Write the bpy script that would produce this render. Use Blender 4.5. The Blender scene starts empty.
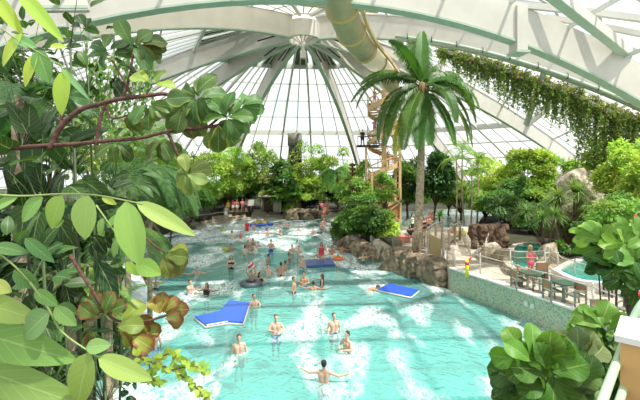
import bpy, math, random
from math import sin, cos, pi, radians, sqrt, atan2
from mathutils import Vector, Matrix, noise
V = Vector
SC = bpy.context.scene
COL = SC.collection
CAMH = 6.4

# ---------------- camera ----------------
cd = bpy.data.cameras.new('camera'); cam = bpy.data.objects.new('camera', cd); COL.objects.link(cam)
cam.location = (0, 0, CAMH); cam.rotation_euler = (radians(90), 0, 0)
cd.sensor_width = 36; cd.lens = 22.5; cd.shift_y = -27/640; cd.clip_start = .05; cd.clip_end = 600
SC.camera = cam

# ---------------- world ----------------
w = bpy.data.worlds.new('sky'); SC.world = w; w.use_nodes = True
nt = w.node_tree; nt.nodes.clear()
out = nt.nodes.new('ShaderNodeOutputWorld'); bg = nt.nodes.new('ShaderNodeBackground')
tc = nt.nodes.new('ShaderNodeTexCoord'); ns = nt.nodes.new('ShaderNodeTexNoise'); cr = nt.nodes.new('ShaderNodeValToRGB')
ns.inputs['Scale'].default_value = 3.5; ns.inputs['Detail'].default_value = 5
cr.color_ramp.elements[0].position = .38; cr.color_ramp.elements[0].color = (.70, .80, .92, 1)
cr.color_ramp.elements[1].position = .55; cr.color_ramp.elements[1].color = (1, .985, .955, 1)
nt.links.new(tc.outputs['Generated'], ns.inputs['Vector']); nt.links.new(ns.outputs['Fac'], cr.inputs['Fac'])
nt.links.new(cr.outputs['Color'], bg.inputs['Color']); bg.inputs['Strength'].default_value = 1.12
nt.links.new(bg.outputs['Background'], out.inputs['Surface'])
sd = bpy.data.lights.new('sun', 'SUN'); sun = bpy.data.objects.new('sun', sd); COL.objects.link(sun)
sd.energy = 5.0; sd.angle = radians(1.2); sd.color = (1, .95, .86)
SUNDIR = V((-.40, .28, -1.0)).normalized()       # travel direction of the light
sun.rotation_euler = SUNDIR.to_track_quat('-Z', 'Y').to_euler(); sun.location = (20, -20, 40)
vs = SC.view_settings
vs.view_transform = 'Standard'; vs.look = 'None'; vs.exposure = 0.42; vs.gamma = 1; vs.use_curve_mapping = False

# ---------------- geometry helpers ----------------
def W(px, py, Y): return V(((px-320)*Y/400, Y, CAMH+(173-py)*Y/400))
def G(px, py, z=0.0):
    Y = (CAMH-z)*400/(py-173); return V(((px-320)*Y/400, Y, z))
def lerp(a, b, t): return a+(b-a)*t
def rnd(a, b): return random.uniform(a, b)
def frame(d, up=V((0, 0, 1))):
    d = d.normalized(); s = d.cross(up)
    if s.length < 1e-4: s = d.cross(V((1, 0, 0)))
    s.normalize(); return d, s, s.cross(d).normalized()

class MB:
    def __init__(self): self.v = []; self.f = []; self.m = []; self.c = []; self.uv = {}; self.sm = True
    def add(self, vs_, fs, mi=0, col=None):
        o = len(self.v)
        for p in vs_: self.v.append((p[0], p[1], p[2])); self.c.append(col or (1, 1, 1))
        for f in fs: self.f.append([i+o for i in f]); self.m.append(mi)
        return o
    def box(self, a, b, mi=0, rot=0, piv=None, col=None):
        x0, y0, z0 = a; x1, y1, z1 = b
        p = [V(q) for q in ((x0,y0,z0),(x1,y0,z0),(x1,y1,z0),(x0,y1,z0),(x0,y0,z1),(x1,y0,z1),(x1,y1,z1),(x0,y1,z1))]
        if rot:
            c = V(piv) if piv else (p[0]+p[6])/2; M = Matrix.Rotation(rot, 3, 'Z'); p = [M@(q-c)+c for q in p]
        self.add(p, [(0,3,2,1),(4,5,6,7),(0,1,5,4),(1,2,6,5),(2,3,7,6),(3,0,4,7)], mi, col)
    def beam(self, p, q, w, h, mi=0, up=V((0,0,1)), col=None):      # p,q on the centre line
        p = V(p); q = V(q); d, s, u = frame(q-p, up)
        vs_ = [e+s*(a*w/2)+u*(b*h/2) for e in (p, q) for a, b in ((-1,-1),(1,-1),(1,1),(-1,1))]
        self.add(vs_, [(0,1,2,3),(7,6,5,4),(0,4,5,1),(1,5,6,2),(2,6,7,3),(3,7,4,0)], mi, col)
    def sweep(self, pts, w, h, mi=0, up=V((0,0,1)), col=None, off=0):   # rectangular beam along a path; off shifts along up
        pts = [V(p) for p in pts]; n = len(pts); vs_ = []
        for i, p in enumerate(pts):
            d = pts[min(i+1, n-1)]-pts[max(i-1, 0)]; d, s, u = frame(d, up)
            for a, b in ((-1,-1),(1,-1),(1,1),(-1,1)): vs_.append(p+s*(a*w/2)+u*(b*h/2+off))
        fs = [(3,2,1,0), (4*n-4,4*n-3,4*n-2,4*n-1)]
        for i in range(n-1):
            for k in range(4): fs.append((4*i+k, 4*i+(k+1)%4, 4*i+4+(k+1)%4, 4*i+4+k))
        self.add(vs_, fs, mi, col)
    def tube(self, pts, r, seg=8, mi=0, col=None, caps=True):
        pts = [V(p) for p in pts]; n = len(pts); vs_ = []; pu = None
        for i, p in enumerate(pts):
            d = (pts[min(i+1, n-1)]-pts[max(i-1, 0)]).normalized()
            if pu is None: _, s, u = frame(d)
            else:
                u = (pu-d*pu.dot(d)); u = u.normalized() if u.length > 1e-5 else frame(d)[2]; s = d.cross(u)
            pu = u; rr = r[i] if isinstance(r, (list, tuple)) else r
            for k in range(seg): a = 2*pi*k/seg; vs_.append(p+s*cos(a)*rr+u*sin(a)*rr)
        fs = []
        for i in range(n-1):
            for k in range(seg): fs.append((seg*i+k, seg*i+(k+1)%seg, seg*i+seg+(k+1)%seg, seg*i+seg+k))
        if caps: fs += [tuple(range(seg))[::-1], tuple(range(seg*(n-1), seg*n))]
        self.add(vs_, fs, mi, col)
    def ball(self, c, r, mi=0, seg=10, rings=6, col=None, rot=None):
        c = V(c); r = V(r) if isinstance(r, (tuple, list, Vector)) else V((r, r, r)); vs_ = [V((0,0,1))]
        for i in range(1, rings):
            t = pi*i/rings
            for k in range(seg): a = 2*pi*k/seg; vs_.append(V((sin(t)*cos(a), sin(t)*sin(a), cos(t))))
        vs_.append(V((0,0,-1))); vs_ = [V((p.x*r.x, p.y*r.y, p.z*r.z)) for p in vs_]
        if rot: vs_ = [rot@p for p in vs_]
        fs = [(0, 1+k, 1+(k+1)%seg) for k in range(seg)]
        for i in range(rings-2):
            for k in range(seg): a = 1+i*seg; fs.append((a+k, a+seg+k, a+seg+(k+1)%seg, a+(k+1)%seg))
        L = len(vs_)-1; a = 1+(rings-2)*seg; fs += [(L, a+(k+1)%seg, a+k) for k in range(seg)]
        self.add([p+c for p in vs_], fs, mi, col)
    def prism(self, pts, z0, z1, mi=0, col=None):                   # polygon (x,y) extruded
        n = len(pts); vs_ = [(p[0], p[1], z0) for p in pts]+[(p[0], p[1], z1) for p in pts]
        self.add(vs_, [tuple(range(n))[::-1], tuple(range(n, 2*n))]+[(i, (i+1)%n, n+(i+1)%n, n+i) for i in range(n)], mi, col)
    def build(self, name, mats, parent=None, org=None, world=True, smooth=None):
        if org is None: org = V((0,0,0))
        if parent is not None and world: org = V(parent['_o']) if '_o' in parent else V(parent.location)
        me = bpy.data.meshes.new(name)
        me.from_pydata([(p[0]-org[0], p[1]-org[1], p[2]-org[2]) for p in self.v], [], self.f)
        for m in (mats if isinstance(mats, (list, tuple)) else [mats]): me.materials.append(m)
        me.polygons.foreach_set('material_index', self.m)
        me.polygons.foreach_set('use_smooth', [self.sm if smooth is None else smooth]*len(self.f))
        ca = me.attributes.new('Col', 'FLOAT_COLOR', 'POINT')
        ca.data.foreach_set('color', [x for c in self.c for x in (c[0], c[1], c[2], 1)])
        if self.uv:
            at = me.attributes.new('luv', 'FLOAT_VECTOR', 'POINT'); flat = [0.0]*(3*len(self.v))
            for i, (a, b) in self.uv.items(): flat[3*i] = a; flat[3*i+1] = b
            at.data.foreach_set('vector', flat)
        me.update(); o = bpy.data.objects.new(name, me); COL.objects.link(o)
        if parent is not None: o.parent = parent
        else: o.location = org
        return o

def tag(o, label=None, cat=None, group=None, kind=None):
    if label: o['label'] = label
    if cat: o['category'] = cat
    if group: o['group'] = group
    if kind: o['kind'] = kind
    return o
def struct(o): o['kind'] = 'structure'; return o
def thing(name, label, cat, loc=(0,0,0), rz=0, group=None):
    o = bpy.data.objects.new(name, None); COL.objects.link(o); o.location = loc; o.rotation_euler = (0, 0, rz); o.empty_display_size = .1
    return tag(o, label, cat, group)
def dup(root, loc=None, rz=None, label=None, group=None, scale=None):
    def cp(o, par):
        c = o.copy(); COL.objects.link(c); c.parent = par
        for ch in [x for x in o.children]: cp(ch, c)
        return c
    kids = list(root.children); r = root.copy(); COL.objects.link(r)
    for k in kids: cp(k, r)
    if loc is not None: r.location = loc
    if rz is not None: r.rotation_euler = (0, 0, rz)
    if label: r['label'] = label
    if group: r['group'] = group
    if scale: r.scale = (scale,)*3
    return r

# ---------------- materials ----------------
def mat(name, col=(.8,.8,.8), rough=.5, metal=0, spec=.5, var=0, scale=5, col2=None, bump=0, bscale=20, coat=0):
    m = bpy.data.materials.new(name); m.use_nodes = True; n = m.node_tree.nodes; l = m.node_tree.links; b = n['Principled BSDF']
    b.inputs['Base Color'].default_value = (*col, 1); b.inputs['Roughness'].default_value = rough; b.inputs['Metallic'].default_value = metal
    b.inputs['Specular IOR Level'].default_value = spec; b.inputs['Coat Weight'].default_value = coat
    t = n.new('ShaderNodeTexCoord')
    if var or col2:
        x = n.new('ShaderNodeTexNoise'); x.inputs['Scale'].default_value = scale; x.inputs['Detail'].default_value = 6; l.new(t.outputs['Object'], x.inputs['Vector'])
        r = n.new('ShaderNodeValToRGB'); c2 = col2 or tuple(c*(1-var) for c in col)
        r.color_ramp.elements[0].position = .35; r.color_ramp.elements[1].position = .65
        r.color_ramp.elements[0].color = (*c2, 1); r.color_ramp.elements[1].color = (*col, 1)
        l.new(x.outputs['Fac'], r.inputs['Fac']); l.new(r.outputs['Color'], b.inputs['Base Color'])
    if bump:
        x = n.new('ShaderNodeTexNoise'); x.inputs['Scale'].default_value = bscale; x.inputs['Detail'].default_value = 8; l.new(t.outputs['Object'], x.inputs['Vector'])
        k = n.new('ShaderNodeBump'); k.inputs['Strength'].default_value = bump; k.inputs['Distance'].default_value = .1
        l.new(x.outputs['Fac'], k.inputs['Height']); l.new(k.outputs['Normal'], b.inputs['Normal'])
    return m
def leafmat(name, rough=.45, trans=.35, tint=(1, 1, 1), veins=False, coat=0.0):
    m = bpy.data.materials.new(name); m.use_nodes = True; n = m.node_tree.nodes; l = m.node_tree.links; b = n['Principled BSDF']; o = n['Material Output']
    a = n.new('ShaderNodeAttribute'); a.attribute_name = 'Col'
    src = a.outputs['Color']
    mul = n.new('ShaderNodeMix'); mul.data_type = 'RGBA'; mul.blend_type = 'MULTIPLY'; mul.inputs[0].default_value = 1
    l.new(src, mul.inputs[6]); mul.inputs[7].default_value = (*tint, 1); src = mul.outputs[2]
    if veins:
        u = n.new('ShaderNodeAttribute'); u.attribute_name = 'luv'; sp = n.new('ShaderNodeSeparateXYZ'); l.new(u.outputs['Vector'], sp.inputs[0])
        def M(op, x, y=None):
            q = n.new('ShaderNodeMath'); q.operation = op
            for i, z in enumerate((x, y)):
                if z is None: continue
                if isinstance(z, (int, float)): q.inputs[i].default_value = z
                else: l.new(z, q.inputs[i])
            return q.outputs[0]
        au = M('ABSOLUTE', sp.outputs['X']); fr = M('FRACT', M('MULTIPLY', M('SUBTRACT', sp.outputs['Y'], M('MULTIPLY', au, .28)), 7.0))
        side = M('LESS_THAN', M('ABSOLUTE', M('SUBTRACT', fr, .5)), .055); mid = M('LESS_THAN', au, .05)
        vf = M('MULTIPLY', M('MAXIMUM', M('MULTIPLY', side, .5), mid), .40)
        mx = n.new('ShaderNodeMix'); mx.data_type = 'RGBA'; l.new(vf, mx.inputs[0]); l.new(src, mx.inputs[6]); mx.inputs[7].default_value = (.42, .55, .22, 1); src = mx.outputs[2]
        bp = n.new('ShaderNodeBump'); bp.inputs['Strength'].default_value = .5; bp.inputs['Distance'].default_value = .01; l.new(vf, bp.inputs['Height']); l.new(bp.outputs['Normal'], b.inputs['Normal'])
    l.new(src, b.inputs['Base Color']); b.inputs['Specular IOR Level'].default_value = .32; b.inputs['Roughness'].default_value = rough; b.inputs['Coat Weight'].default_value = coat
    tr = n.new('ShaderNodeBsdfTranslucent'); hs = n.new('ShaderNodeMix'); hs.data_type = 'RGBA'; hs.blend_type = 'MULTIPLY'; hs.inputs[0].default_value = 1
    l.new(src, hs.inputs[6]); hs.inputs[7].default_value = (1.6, 1.7, .7, 1); l.new(hs.outputs[2], tr.inputs['Color'])
    ms = n.new('ShaderNodeMixShader'); ms.inputs[0].default_value = trans; l.new(b.outputs[0], ms.inputs[1]); l.new(tr.outputs[0], ms.inputs[2]); l.new(ms.outputs[0], o.inputs['Surface'])
    return m

white = mat('white_painted_timber', (.62, .585, .515), .6, var=.10, scale=.8)
greenpaint = mat('pale_green_paint', (.42, .52, .40), .5, var=.12, scale=3)
mullion = mat('white_glazing_bar', (.66, .655, .60), .5)
darkpanel = mat('brown_louvre_panel', (.12, .085, .075), .6, var=.3, scale=4)
wallm = mat('cream_wall', (.74, .70, .60), .7, var=.1, scale=.6)
soil = mat('dark_soil', (.055, .042, .025), .95, col2=(.025, .035, .012), scale=1.2, bump=.6, bscale=6)
rockb = mat('tan_rock', (.46, .36, .25), .9, col2=(.14, .10, .06), scale=2.6, bump=.9, bscale=8)
rock = mat('brown_grey_rock', (.32, .25, .17), .9, col2=(.10, .075, .045), scale=2.2, bump=.9, bscale=7)
palerock = mat('pale_rock', (.62, .55, .43), .9, col2=(.20, .15, .10), scale=2.4, bump=.9, bscale=6)
darkrock = mat('grey_rock_column', (.17, .165, .15), .9, col2=(.05, .05, .05), scale=2.0, bump=.8, bscale=5)
bark = mat('brown_bark', (.16, .10, .06), .9, var=.5, scale=9, bump=.5)
palmbark = mat('palm_trunk_bark', (.52, .41, .28), .9, col2=(.24, .17, .10), scale=7, bump=.5)
redbark = mat('reddish_brown_bark', (.13, .055, .04), .8, var=.4, scale=20, bump=.4)
wood = mat('yellow_timber', (.74, .52, .25), .6, var=.25, scale=6)
greytimber = mat('grey_weathered_wood', (.28, .24, .19), .7, var=.3, scale=10)
darkwood = mat('dark_brown_wood', (.08, .045, .03), .6, var=.3)
galv = mat('galvanised_steel', (.42, .44, .45), .4, metal=.6)
cream = mat('cream_painted_steel', (.56, .53, .46), .4)
chaing = mat('grey_green_chair', (.20, .22, .17), .5, var=.2)
cane = mat('cane_panel', (.42, .22, .10), .6, var=.3, scale=30)
blackm = mat('black_plastic', (.02, .02, .02), .4)
yellowp = mat('yellow_paint', (.85, .68, .02), .45)
redm = mat('red_fabric', (.55, .03, .05), .6)
leafM = leafmat('leaf', .42, .34)
leafV = leafmat('veined_leaf', .45, .25, veins=True, coat=0)
leafP = leafmat('palm_leaf', .4, .3)

def glassmat(name, tint=(1,1,1), gl=.06):
    m = bpy.data.materials.new(name); m.use_nodes = True; n = m.node_tree.nodes; l = m.node_tree.links; n.remove(n['Principled BSDF'])
    t = n.new('ShaderNodeBsdfTransparent'); t.inputs[0].default_value = (*tint, 1); g = n.new('ShaderNodeBsdfGlossy'); g.inputs['Roughness'].default_value = .05
    x = n.new('ShaderNodeMixShader'); x.inputs[0].default_value = gl; l.new(t.outputs[0], x.inputs[1]); l.new(g.outputs[0], x.inputs[2]); l.new(x.outputs[0], n['Material Output'].inputs[0]); return m
glass = glassmat('roof_glass', (.93, .96, .97), .04)
def translucent(name, col, f=.5, clear=0):
    m = bpy.data.materials.new(name); m.use_nodes = True; n = m.node_tree.nodes; l = m.node_tree.links; n.remove(n['Principled BSDF'])
    d = n.new('ShaderNodeBsdfDiffuse'); d.inputs[0].default_value = (*col, 1); t = n.new('ShaderNodeBsdfTranslucent'); t.inputs[0].default_value = (*col, 1)
    x = n.new('ShaderNodeMixShader'); x.inputs[0].default_value = f; l.new(d.outputs[0], x.inputs[1]); l.new(t.outputs[0], x.inputs[2]); s = x.outputs[0]
    if clear:
        c = n.new('ShaderNodeBsdfTransparent'); y = n.new('ShaderNodeMixShader'); y.inputs[0].default_value = clear; l.new(s, y.inputs[1]); l.new(c.outputs[0], y.inputs[2]); s = y.outputs[0]
    l.new(s, n['Material Output'].inputs[0]); return m
blind = translucent('white_translucent_panel', (.9, .87, .80), .6)
tubem = mat('green_slide_shell', (.42, .37, .20), .6, var=.15, scale=2)
tubec = translucent('clear_slide_shell', (.85, .85, .78), .5, .25)
netm = translucent('rope_netting', (.36, .28, .18), .3, .5)

def tilemat(name, cols, size, rough=.3, grout=None):
    m = bpy.data.materials.new(name); m.use_nodes = True; n = m.node_tree.nodes; l = m.node_tree.links; b = n['Principled BSDF']
    t = n.new('ShaderNodeTexCoord'); v = n.new('ShaderNodeTexVoronoi'); v.inputs['Scale'].default_value = 1/size; v.inputs['Randomness'].default_value = .15
    l.new(t.outputs['Object'], v.inputs['Vector']); s = n.new('ShaderNodeSeparateColor'); l.new(v.outputs['Color'], s.inputs[0])
    r = n.new('ShaderNodeValToRGB'); r.color_ramp.interpolation = 'CONSTANT'; e = r.color_ramp.elements
    while len(e) < len(cols): e.new(.5)
    for i, c in enumerate(cols): e[i].position = i/len(cols); e[i].color = (*c, 1)
    l.new(s.outputs[0], r.inputs['Fac']); l.new(r.outputs['Color'], b.inputs['Base Color']); b.inputs['Roughness'].default_value = rough
    return m
mosaic = tilemat('green_mosaic_tile', [(.16,.30,.20),(.42,.50,.34),(.30,.42,.30),(.50,.46,.30),(.22,.38,.30),(.38,.46,.36),(.45,.36,.22)], .055)
pooltile = tilemat('turquoise_pool_tile', [(.30,.66,.64),(.34,.70,.67),(.28,.63,.62),(.36,.72,.69)], .12)
def paving(name, c1, c2, sc):
    m = mat(name, c1, .8, bump=.3, bscale=12); n = m.node_tree.nodes; l = m.node_tree.links; b = n['Principled BSDF']
    t = n.new('ShaderNodeTexCoord'); k = n.new('ShaderNodeTexBrick'); k.inputs['Scale'].default_value = sc; k.inputs['Color1'].default_value = (*c1, 1); k.inputs['Color2'].default_value = (*c2, 1)
    k.inputs['Mortar'].default_value = (*[x*.6 for x in c2], 1); k.inputs['Mortar Size'].default_value = .012; l.new(t.outputs['Object'], k.inputs['Vector']); l.new(k.outputs['Color'], b.inputs['Base Color']); return m
deckm = paving('sandstone_paving', (.52, .45, .36), (.44, .38, .30), 1.6)
whitedeck = mat('pale_poolside_floor', (.76, .73, .68), .7, var=.1)
stepm = mat('beige_stone_step', (.48, .41, .32), .8, var=.35, scale=3, bump=.3)

def watermat(name, foam=0.5, tint=(.50, .93, .88), foamsunscale=.42, bs=.35, dfac=.22, dcol=(.16,.62,.58)):  # foam: froth on the rapids, painted white sun patches on the pool
    m = bpy.data.materials.new(name); m.use_nodes = True; n = m.node_tree.nodes; l = m.node_tree.links; n.remove(n['Principled BSDF']); o = n['Material Output']
    t = n.new('ShaderNodeTexCoord')
    n1 = n.new('ShaderNodeTexNoise'); n1.inputs['Scale'].default_value = 2.4; n1.inputs['Detail'].default_value = 4; n1.inputs['Distortion'].default_value = 1.2
    l.new(t.outputs['Object'], n1.inputs['Vector'])
    bp = n.new('ShaderNodeBump'); bp.inputs['Strength'].default_value = bs; bp.inputs['Distance'].default_value = .25; l.new(n1.outputs['Fac'], bp.inputs['Height'])
    tr = n.new('ShaderNodeBsdfTransparent'); tr.inputs[0].default_value = (*tint, 1)
    gl = n.new('ShaderNodeBsdfGlossy'); gl.inputs['Roughness'].default_value = .08; l.new(bp.outputs['Normal'], gl.inputs['Normal'])
    fr = n.new('ShaderNodeFresnel'); fr.inputs['IOR'].default_value = 1.33; l.new(bp.outputs['Normal'], fr.inputs['Normal'])
    df = n.new('ShaderNodeBsdfDiffuse'); df.inputs[0].default_value = (*dcol, 1)
    mx0 = n.new('ShaderNodeMixShader'); mx0.inputs[0].default_value = dfac; l.new(tr.outputs[0], mx0.inputs[1]); l.new(df.outputs[0], mx0.inputs[2])
    mx = n.new('ShaderNodeMixShader'); l.new(fr.outputs[0], mx.inputs[0]); l.new(mx0.outputs[0], mx.inputs[1]); l.new(gl.outputs[0], mx.inputs[2])
    s = mx.outputs[0]
    if foam:  # froth on the rapids, painted white sun patches on the pool
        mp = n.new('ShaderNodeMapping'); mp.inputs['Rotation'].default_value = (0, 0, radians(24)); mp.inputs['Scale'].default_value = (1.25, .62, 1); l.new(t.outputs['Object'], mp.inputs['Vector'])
        a = n.new('ShaderNodeTexNoise'); a.inputs['Scale'].default_value = foamsunscale; a.inputs['Detail'].default_value = 3; a.inputs['Distortion'].default_value = .6; l.new(mp.outputs[0], a.inputs['Vector'])
        ra = n.new('ShaderNodeMapRange'); ra.inputs[1].default_value = .66-foam*.22; ra.inputs[2].default_value = .80-foam*.22; sy = n.new('ShaderNodeSeparateXYZ'); l.new(t.outputs['Object'], sy.inputs[0]); ym = n.new('ShaderNodeMapRange'); ym.inputs[1].default_value = 24; ym.inputs[2].default_value = 44; ym.inputs[4].default_value = .13; l.new(sy.outputs['Y'], ym.inputs[0])  # white spreads with distance, standing for the sunlit far water
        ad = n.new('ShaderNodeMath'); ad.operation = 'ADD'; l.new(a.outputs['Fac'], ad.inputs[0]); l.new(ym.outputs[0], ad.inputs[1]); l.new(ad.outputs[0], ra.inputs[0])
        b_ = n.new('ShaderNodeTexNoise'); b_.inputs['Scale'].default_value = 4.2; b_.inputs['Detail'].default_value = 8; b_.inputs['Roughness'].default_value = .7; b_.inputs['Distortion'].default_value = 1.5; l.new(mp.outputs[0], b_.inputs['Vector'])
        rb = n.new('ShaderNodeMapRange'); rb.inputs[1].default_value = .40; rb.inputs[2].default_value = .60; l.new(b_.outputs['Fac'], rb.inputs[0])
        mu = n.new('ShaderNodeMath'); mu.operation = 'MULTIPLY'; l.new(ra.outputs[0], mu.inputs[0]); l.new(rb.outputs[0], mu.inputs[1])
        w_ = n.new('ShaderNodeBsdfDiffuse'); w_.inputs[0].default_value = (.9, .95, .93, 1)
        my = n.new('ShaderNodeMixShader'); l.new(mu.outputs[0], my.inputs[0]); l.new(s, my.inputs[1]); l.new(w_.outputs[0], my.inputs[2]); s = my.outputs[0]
    l.new(s, o.inputs['Surface']); return m
water = watermat('pool_water', .75, foamsunscale=.36, bs=.5, dfac=.42, dcol=(.26, .57, .53))  # its white patches and streaks are sunlight put into the colour
stillwater = watermat('still_turquoise_water', 0, (.40, .90, .82), bs=.15)
lagoonwater = watermat('pale_lagoon_water', 0, (.80, .97, .96), bs=.15, dfac=.15, dcol=(.45,.80,.80))
deepwater = watermat('teal_water', 0, (.12, .66, .56), bs=.1, dfac=.5, dcol=(.03,.36,.32))
rapidm = watermat('white_rushing_water', 1.5, (.6, .93, .9), 1.2)
# ================= the dome =================
random.seed(3)
HX, HY, HZ = -1.6, 38.0, 19.0
RIBS = [(-130,.0113,2),(-70,.0268,1.6),(-46,.0268,1.6),(-22,.0330,1.6),(13,.0330,1.6),(37,.0300,1.6),(61,.0268,1.6),(109,.0113,2)]
def rib_pt(i, r):
    a, k, p = RIBS[i]; a = radians(a); return V((HX+r*sin(a), HY+r*cos(a), HZ-k*r**p))
def rib_len(i, zend=2.0):
    a, k, p = RIBS[i]; return ((HZ-zend)/k)**(1/p)
def archY(x): return 18.4+.14*x
def archZ(x): return 14.3-.0155*x*x
def edge_dark(): pass
RD = 2.0                                         # rib depth
for i in range(len(RIBS)):
    L = rib_len(i); n = 26
    pts = [rib_pt(i, 1.3+(L-1.3)*t/n) for t in range(n+1)]
    m = MB(); m.sm = False
    m.sweep(pts, .34, RD, 0, off=RD/2)
    m.sweep([p-V((0,0,.04)) for p in pts], .46, .10, 1)
    m.sweep([p+V((0,0,RD+.03)) for p in pts], .50, .12, 0)
    struct(m.build('trim_%d' % (i+1), [white, greenpaint], smooth=False))
def bay(i, j, u, r0, NR=14):
    pass
def surf(i, j, u, s):                             # u across, s along (0..1)
    Li, Lj = rib_len(i), rib_len(j); a = rib_pt(i, 1.5+(Li-1.5)*s); b = rib_pt(j, 1.5+(Lj-1.5)*s)
    p = a.lerp(b, u); ra = V((a.x-HX, a.y-HY)).length; rb = V((b.x-HX, b.y-HY)).length
    return p+V((0, 0, RD+.02))
wn = 0
for i in range(len(RIBS)-1):
    j = i+1; span = abs(RIBS[j][0]-RIBS[i][0]); NU = 8 if span < 40 else int(span/5); NS = 10
    g = MB(); fr = MB(); g.sm = False; fr.sm = False
    for s in range(NS):
        for u in range(NU):
            q = [surf(i, j, (u+a)/NU, (s+b)/NS) for a, b in ((0,0),(1,0),(1,1),(0,1))]
            dark = s in (1,) and (u+s) % 3 != 0 and i != 6
            k = 2 if dark else 0
            g.add(q, [(0,1,2,3)], 1 if dark else 0)
    for u in range(1, NU):
        big = (u in (3, 5)) if i == 3 else (u*2 == NU)
        fr.sweep([surf(i, j, u/NU, s/NS)-V((0,0,.10 if big else .03)) for s in range(NS+1)], .26 if big else .13, .38 if big else .2)
    for s in range(0, NS+1):
        big = s in (2, 6)
        for u in range(NU):
            fr.beam(surf(i, j, u/NU, s/NS)-V((0,0,.12 if big else .05)), surf(i, j, (u+1)/NU, s/NS)-V((0,0,.12 if big else .05)), .3 if big else .15, .8 if s == 6 else (.6 if big else .2))
    wn += 1
    struct(g.build('window_%d' % wn, [glass, darkpanel])); struct(fr.build('trim_%d' % (20+wn), mullion))
# near sector of the dome, behind the lateral arch: shallow translucent panels and bars
g = MB(); g.sm = False; fr = MB(); fr.sm = False
def nearp(a, r):
    a = radians(a); x, y = HX+r*sin(a), HY+r*cos(a); return V((x, y, HZ-.0113*r*r+RD+.02))
angs = [109+i*(121/9) for i in range(10)]
def inside(p): return p.y > archY(p.x)-.6
for ai in range(9):
    for s in range(12):
        q = [nearp(angs[ai+a], 1.5+(s+b)*2.2) for a, b in ((0,0),(1,0),(1,1),(0,1))]
        if all(inside(p) for p in q): g.add(q, [(0,1,2,3)], 1 if (s in (2, 3) and ai in (3,4,5)) else (2 if ai >= 3 else 0))
        if inside(q[0]) and inside(q[3]): fr.beam(q[0], q[3], .30 if ai in (3, 6) else .12, .5 if ai in (3, 6) else .16)
        if inside(q[0]) and inside(q[1]): fr.beam(q[0], q[1], .14, .18)
struct(g.build('window_9', [glass, darkpanel, blind])); struct(fr.build('trim_29', mullion))
# hub ring with dark tie rods
m = MB(); m.sm = False
ring = [V((HX+1.5*cos(a*pi/8), HY+1.5*sin(a*pi/8), HZ+.75)) for a in range(17)]
m.sweep(ring, .35, 1.5, 0)
m.tube([(HX, HY, HZ-1.1), (HX, HY, HZ+1.4)], .16, 10, 0); m.tube([(HX, HY, HZ-1.7), (HX, HY, HZ-1.0)], .32, 10, 0)
for i in range(12):
    a = radians(15+30*i); m.beam((HX+.3*sin(a), HY+.3*cos(a), HZ-.2), (HX+1.5*sin(a), HY+1.5*cos(a), HZ+.6), .12, .12, 0)
for i, (a, k, p) in enumerate(RIBS):
    for da, r0 in ((9, 2.2), (-9, 2.2)):
        b = radians(a+da); z = HZ-.02*r0*r0
        if i in (0, 1, 2, 5, 6, 7) and da*(1 if a > 0 else -1) < 0 or i in (3, 4): m.tube([(HX+r0*sin(b), HY+r0*cos(b), z+.35), (HX+4.6*sin(b), HY+4.6*cos(b), z-.75)], .075, 6, 1)
struct(m.build('trim_40', [white, blackm], smooth=False))

# lateral arch in front of the dome, with post brackets and the vaulted roof over the viewer
def arch(oy, x0, x1, depth, name, th=.45, oz=0, flange=True):
    pts = []; n = 40
    for t in range(n+1):
        x = x0+(x1-x0)*t/n; pts.append(V((x, archY(x)+oy, archZ(x)+oz)))
    m = MB(); m.sweep(pts, th, depth, 0, off=depth/2)
    if flange: m.sweep([p-V((0,0,.05)) for p in pts], th+.12, .10, 1)
    return struct(m.build(name, [white, greenpaint], smooth=False))
arch(0, -28, 28, 1.7, 'trim_41')
m = MB(); m.sm = False
for x in (-10.2, 9.8):                            # drop brackets where the arch beams are joined
    m.box((x-.28, archY(x)-.35, archZ(x)-.45), (x+.28, archY(x)+.35, archZ(x)+1.75), 0, rot=.14)
    m.box((x-.36, archY(x)-.42, archZ(x)-.55), (x+.36, archY(x)+.42, archZ(x)-.43), 1, rot=.14)
struct(m.build('trim_42', [white, greenpaint]))
def vz(x): return 16.05-.0155*x*x
g = MB(); g.sm = False; fr = MB(); fr.sm = False; xs = [-31+62*i/20 for i in range(21)]; ys = [0, -4.2, -8.4, -12.6, -16.8, -21, -25]
for xi in range(20):
    for yi in range(6):
        g.add([V((xs[xi+a], archY(xs[xi+a])+ys[yi+b], vz(xs[xi+a]))) for a, b in ((0,0),(1,0),(1,1),(0,1))], [(0,1,2,3)])
for x in xs: fr.sweep([V((x, archY(x)+y, vz(x))) for y in ys], .10, .2)
for k, y in enumerate(ys):
    fr.sweep([V((x, archY(x)+y, vz(x)-.05)) for x in xs], .16, .3)
struct(g.build('window_10', glass)); struct(fr.build('trim_43', mullion))
m = MB(); m.sm = False
m.sweep([W(628, 53, 20.5), W(600, 30, 18.5), W(572, 8, 16.5), W(540, -18, 14.5)], .38, .45, 0)
m.sweep([W(628, 53, 20.5)-V((0,0,.25)), W(600, 30, 18.5)-V((0,0,.25)), W(572, 8, 16.5)-V((0,0,.25)), W(540, -18, 14.5)-V((0,0,.25))], .42, .06, 1)
m.sweep([W(470, 1, 20), W(540, 7, 19.5), W(590, 12, 19), W(680, 24, 18.5)], .2, .3, 0)
m.sweep([W(545, 17, 20.3), W(590, 24, 19.8), W(680, 42, 19)], .2, .25, 0)
m.sweep([W(30, 5, 15), W(88, 5, 16)], .3, .5, 0); m.sweep([W(30, 8, 15), W(88, 8, 16)], .35, .12, 1)
struct(m.build('trim_44', [white, greenpaint]))

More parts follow.
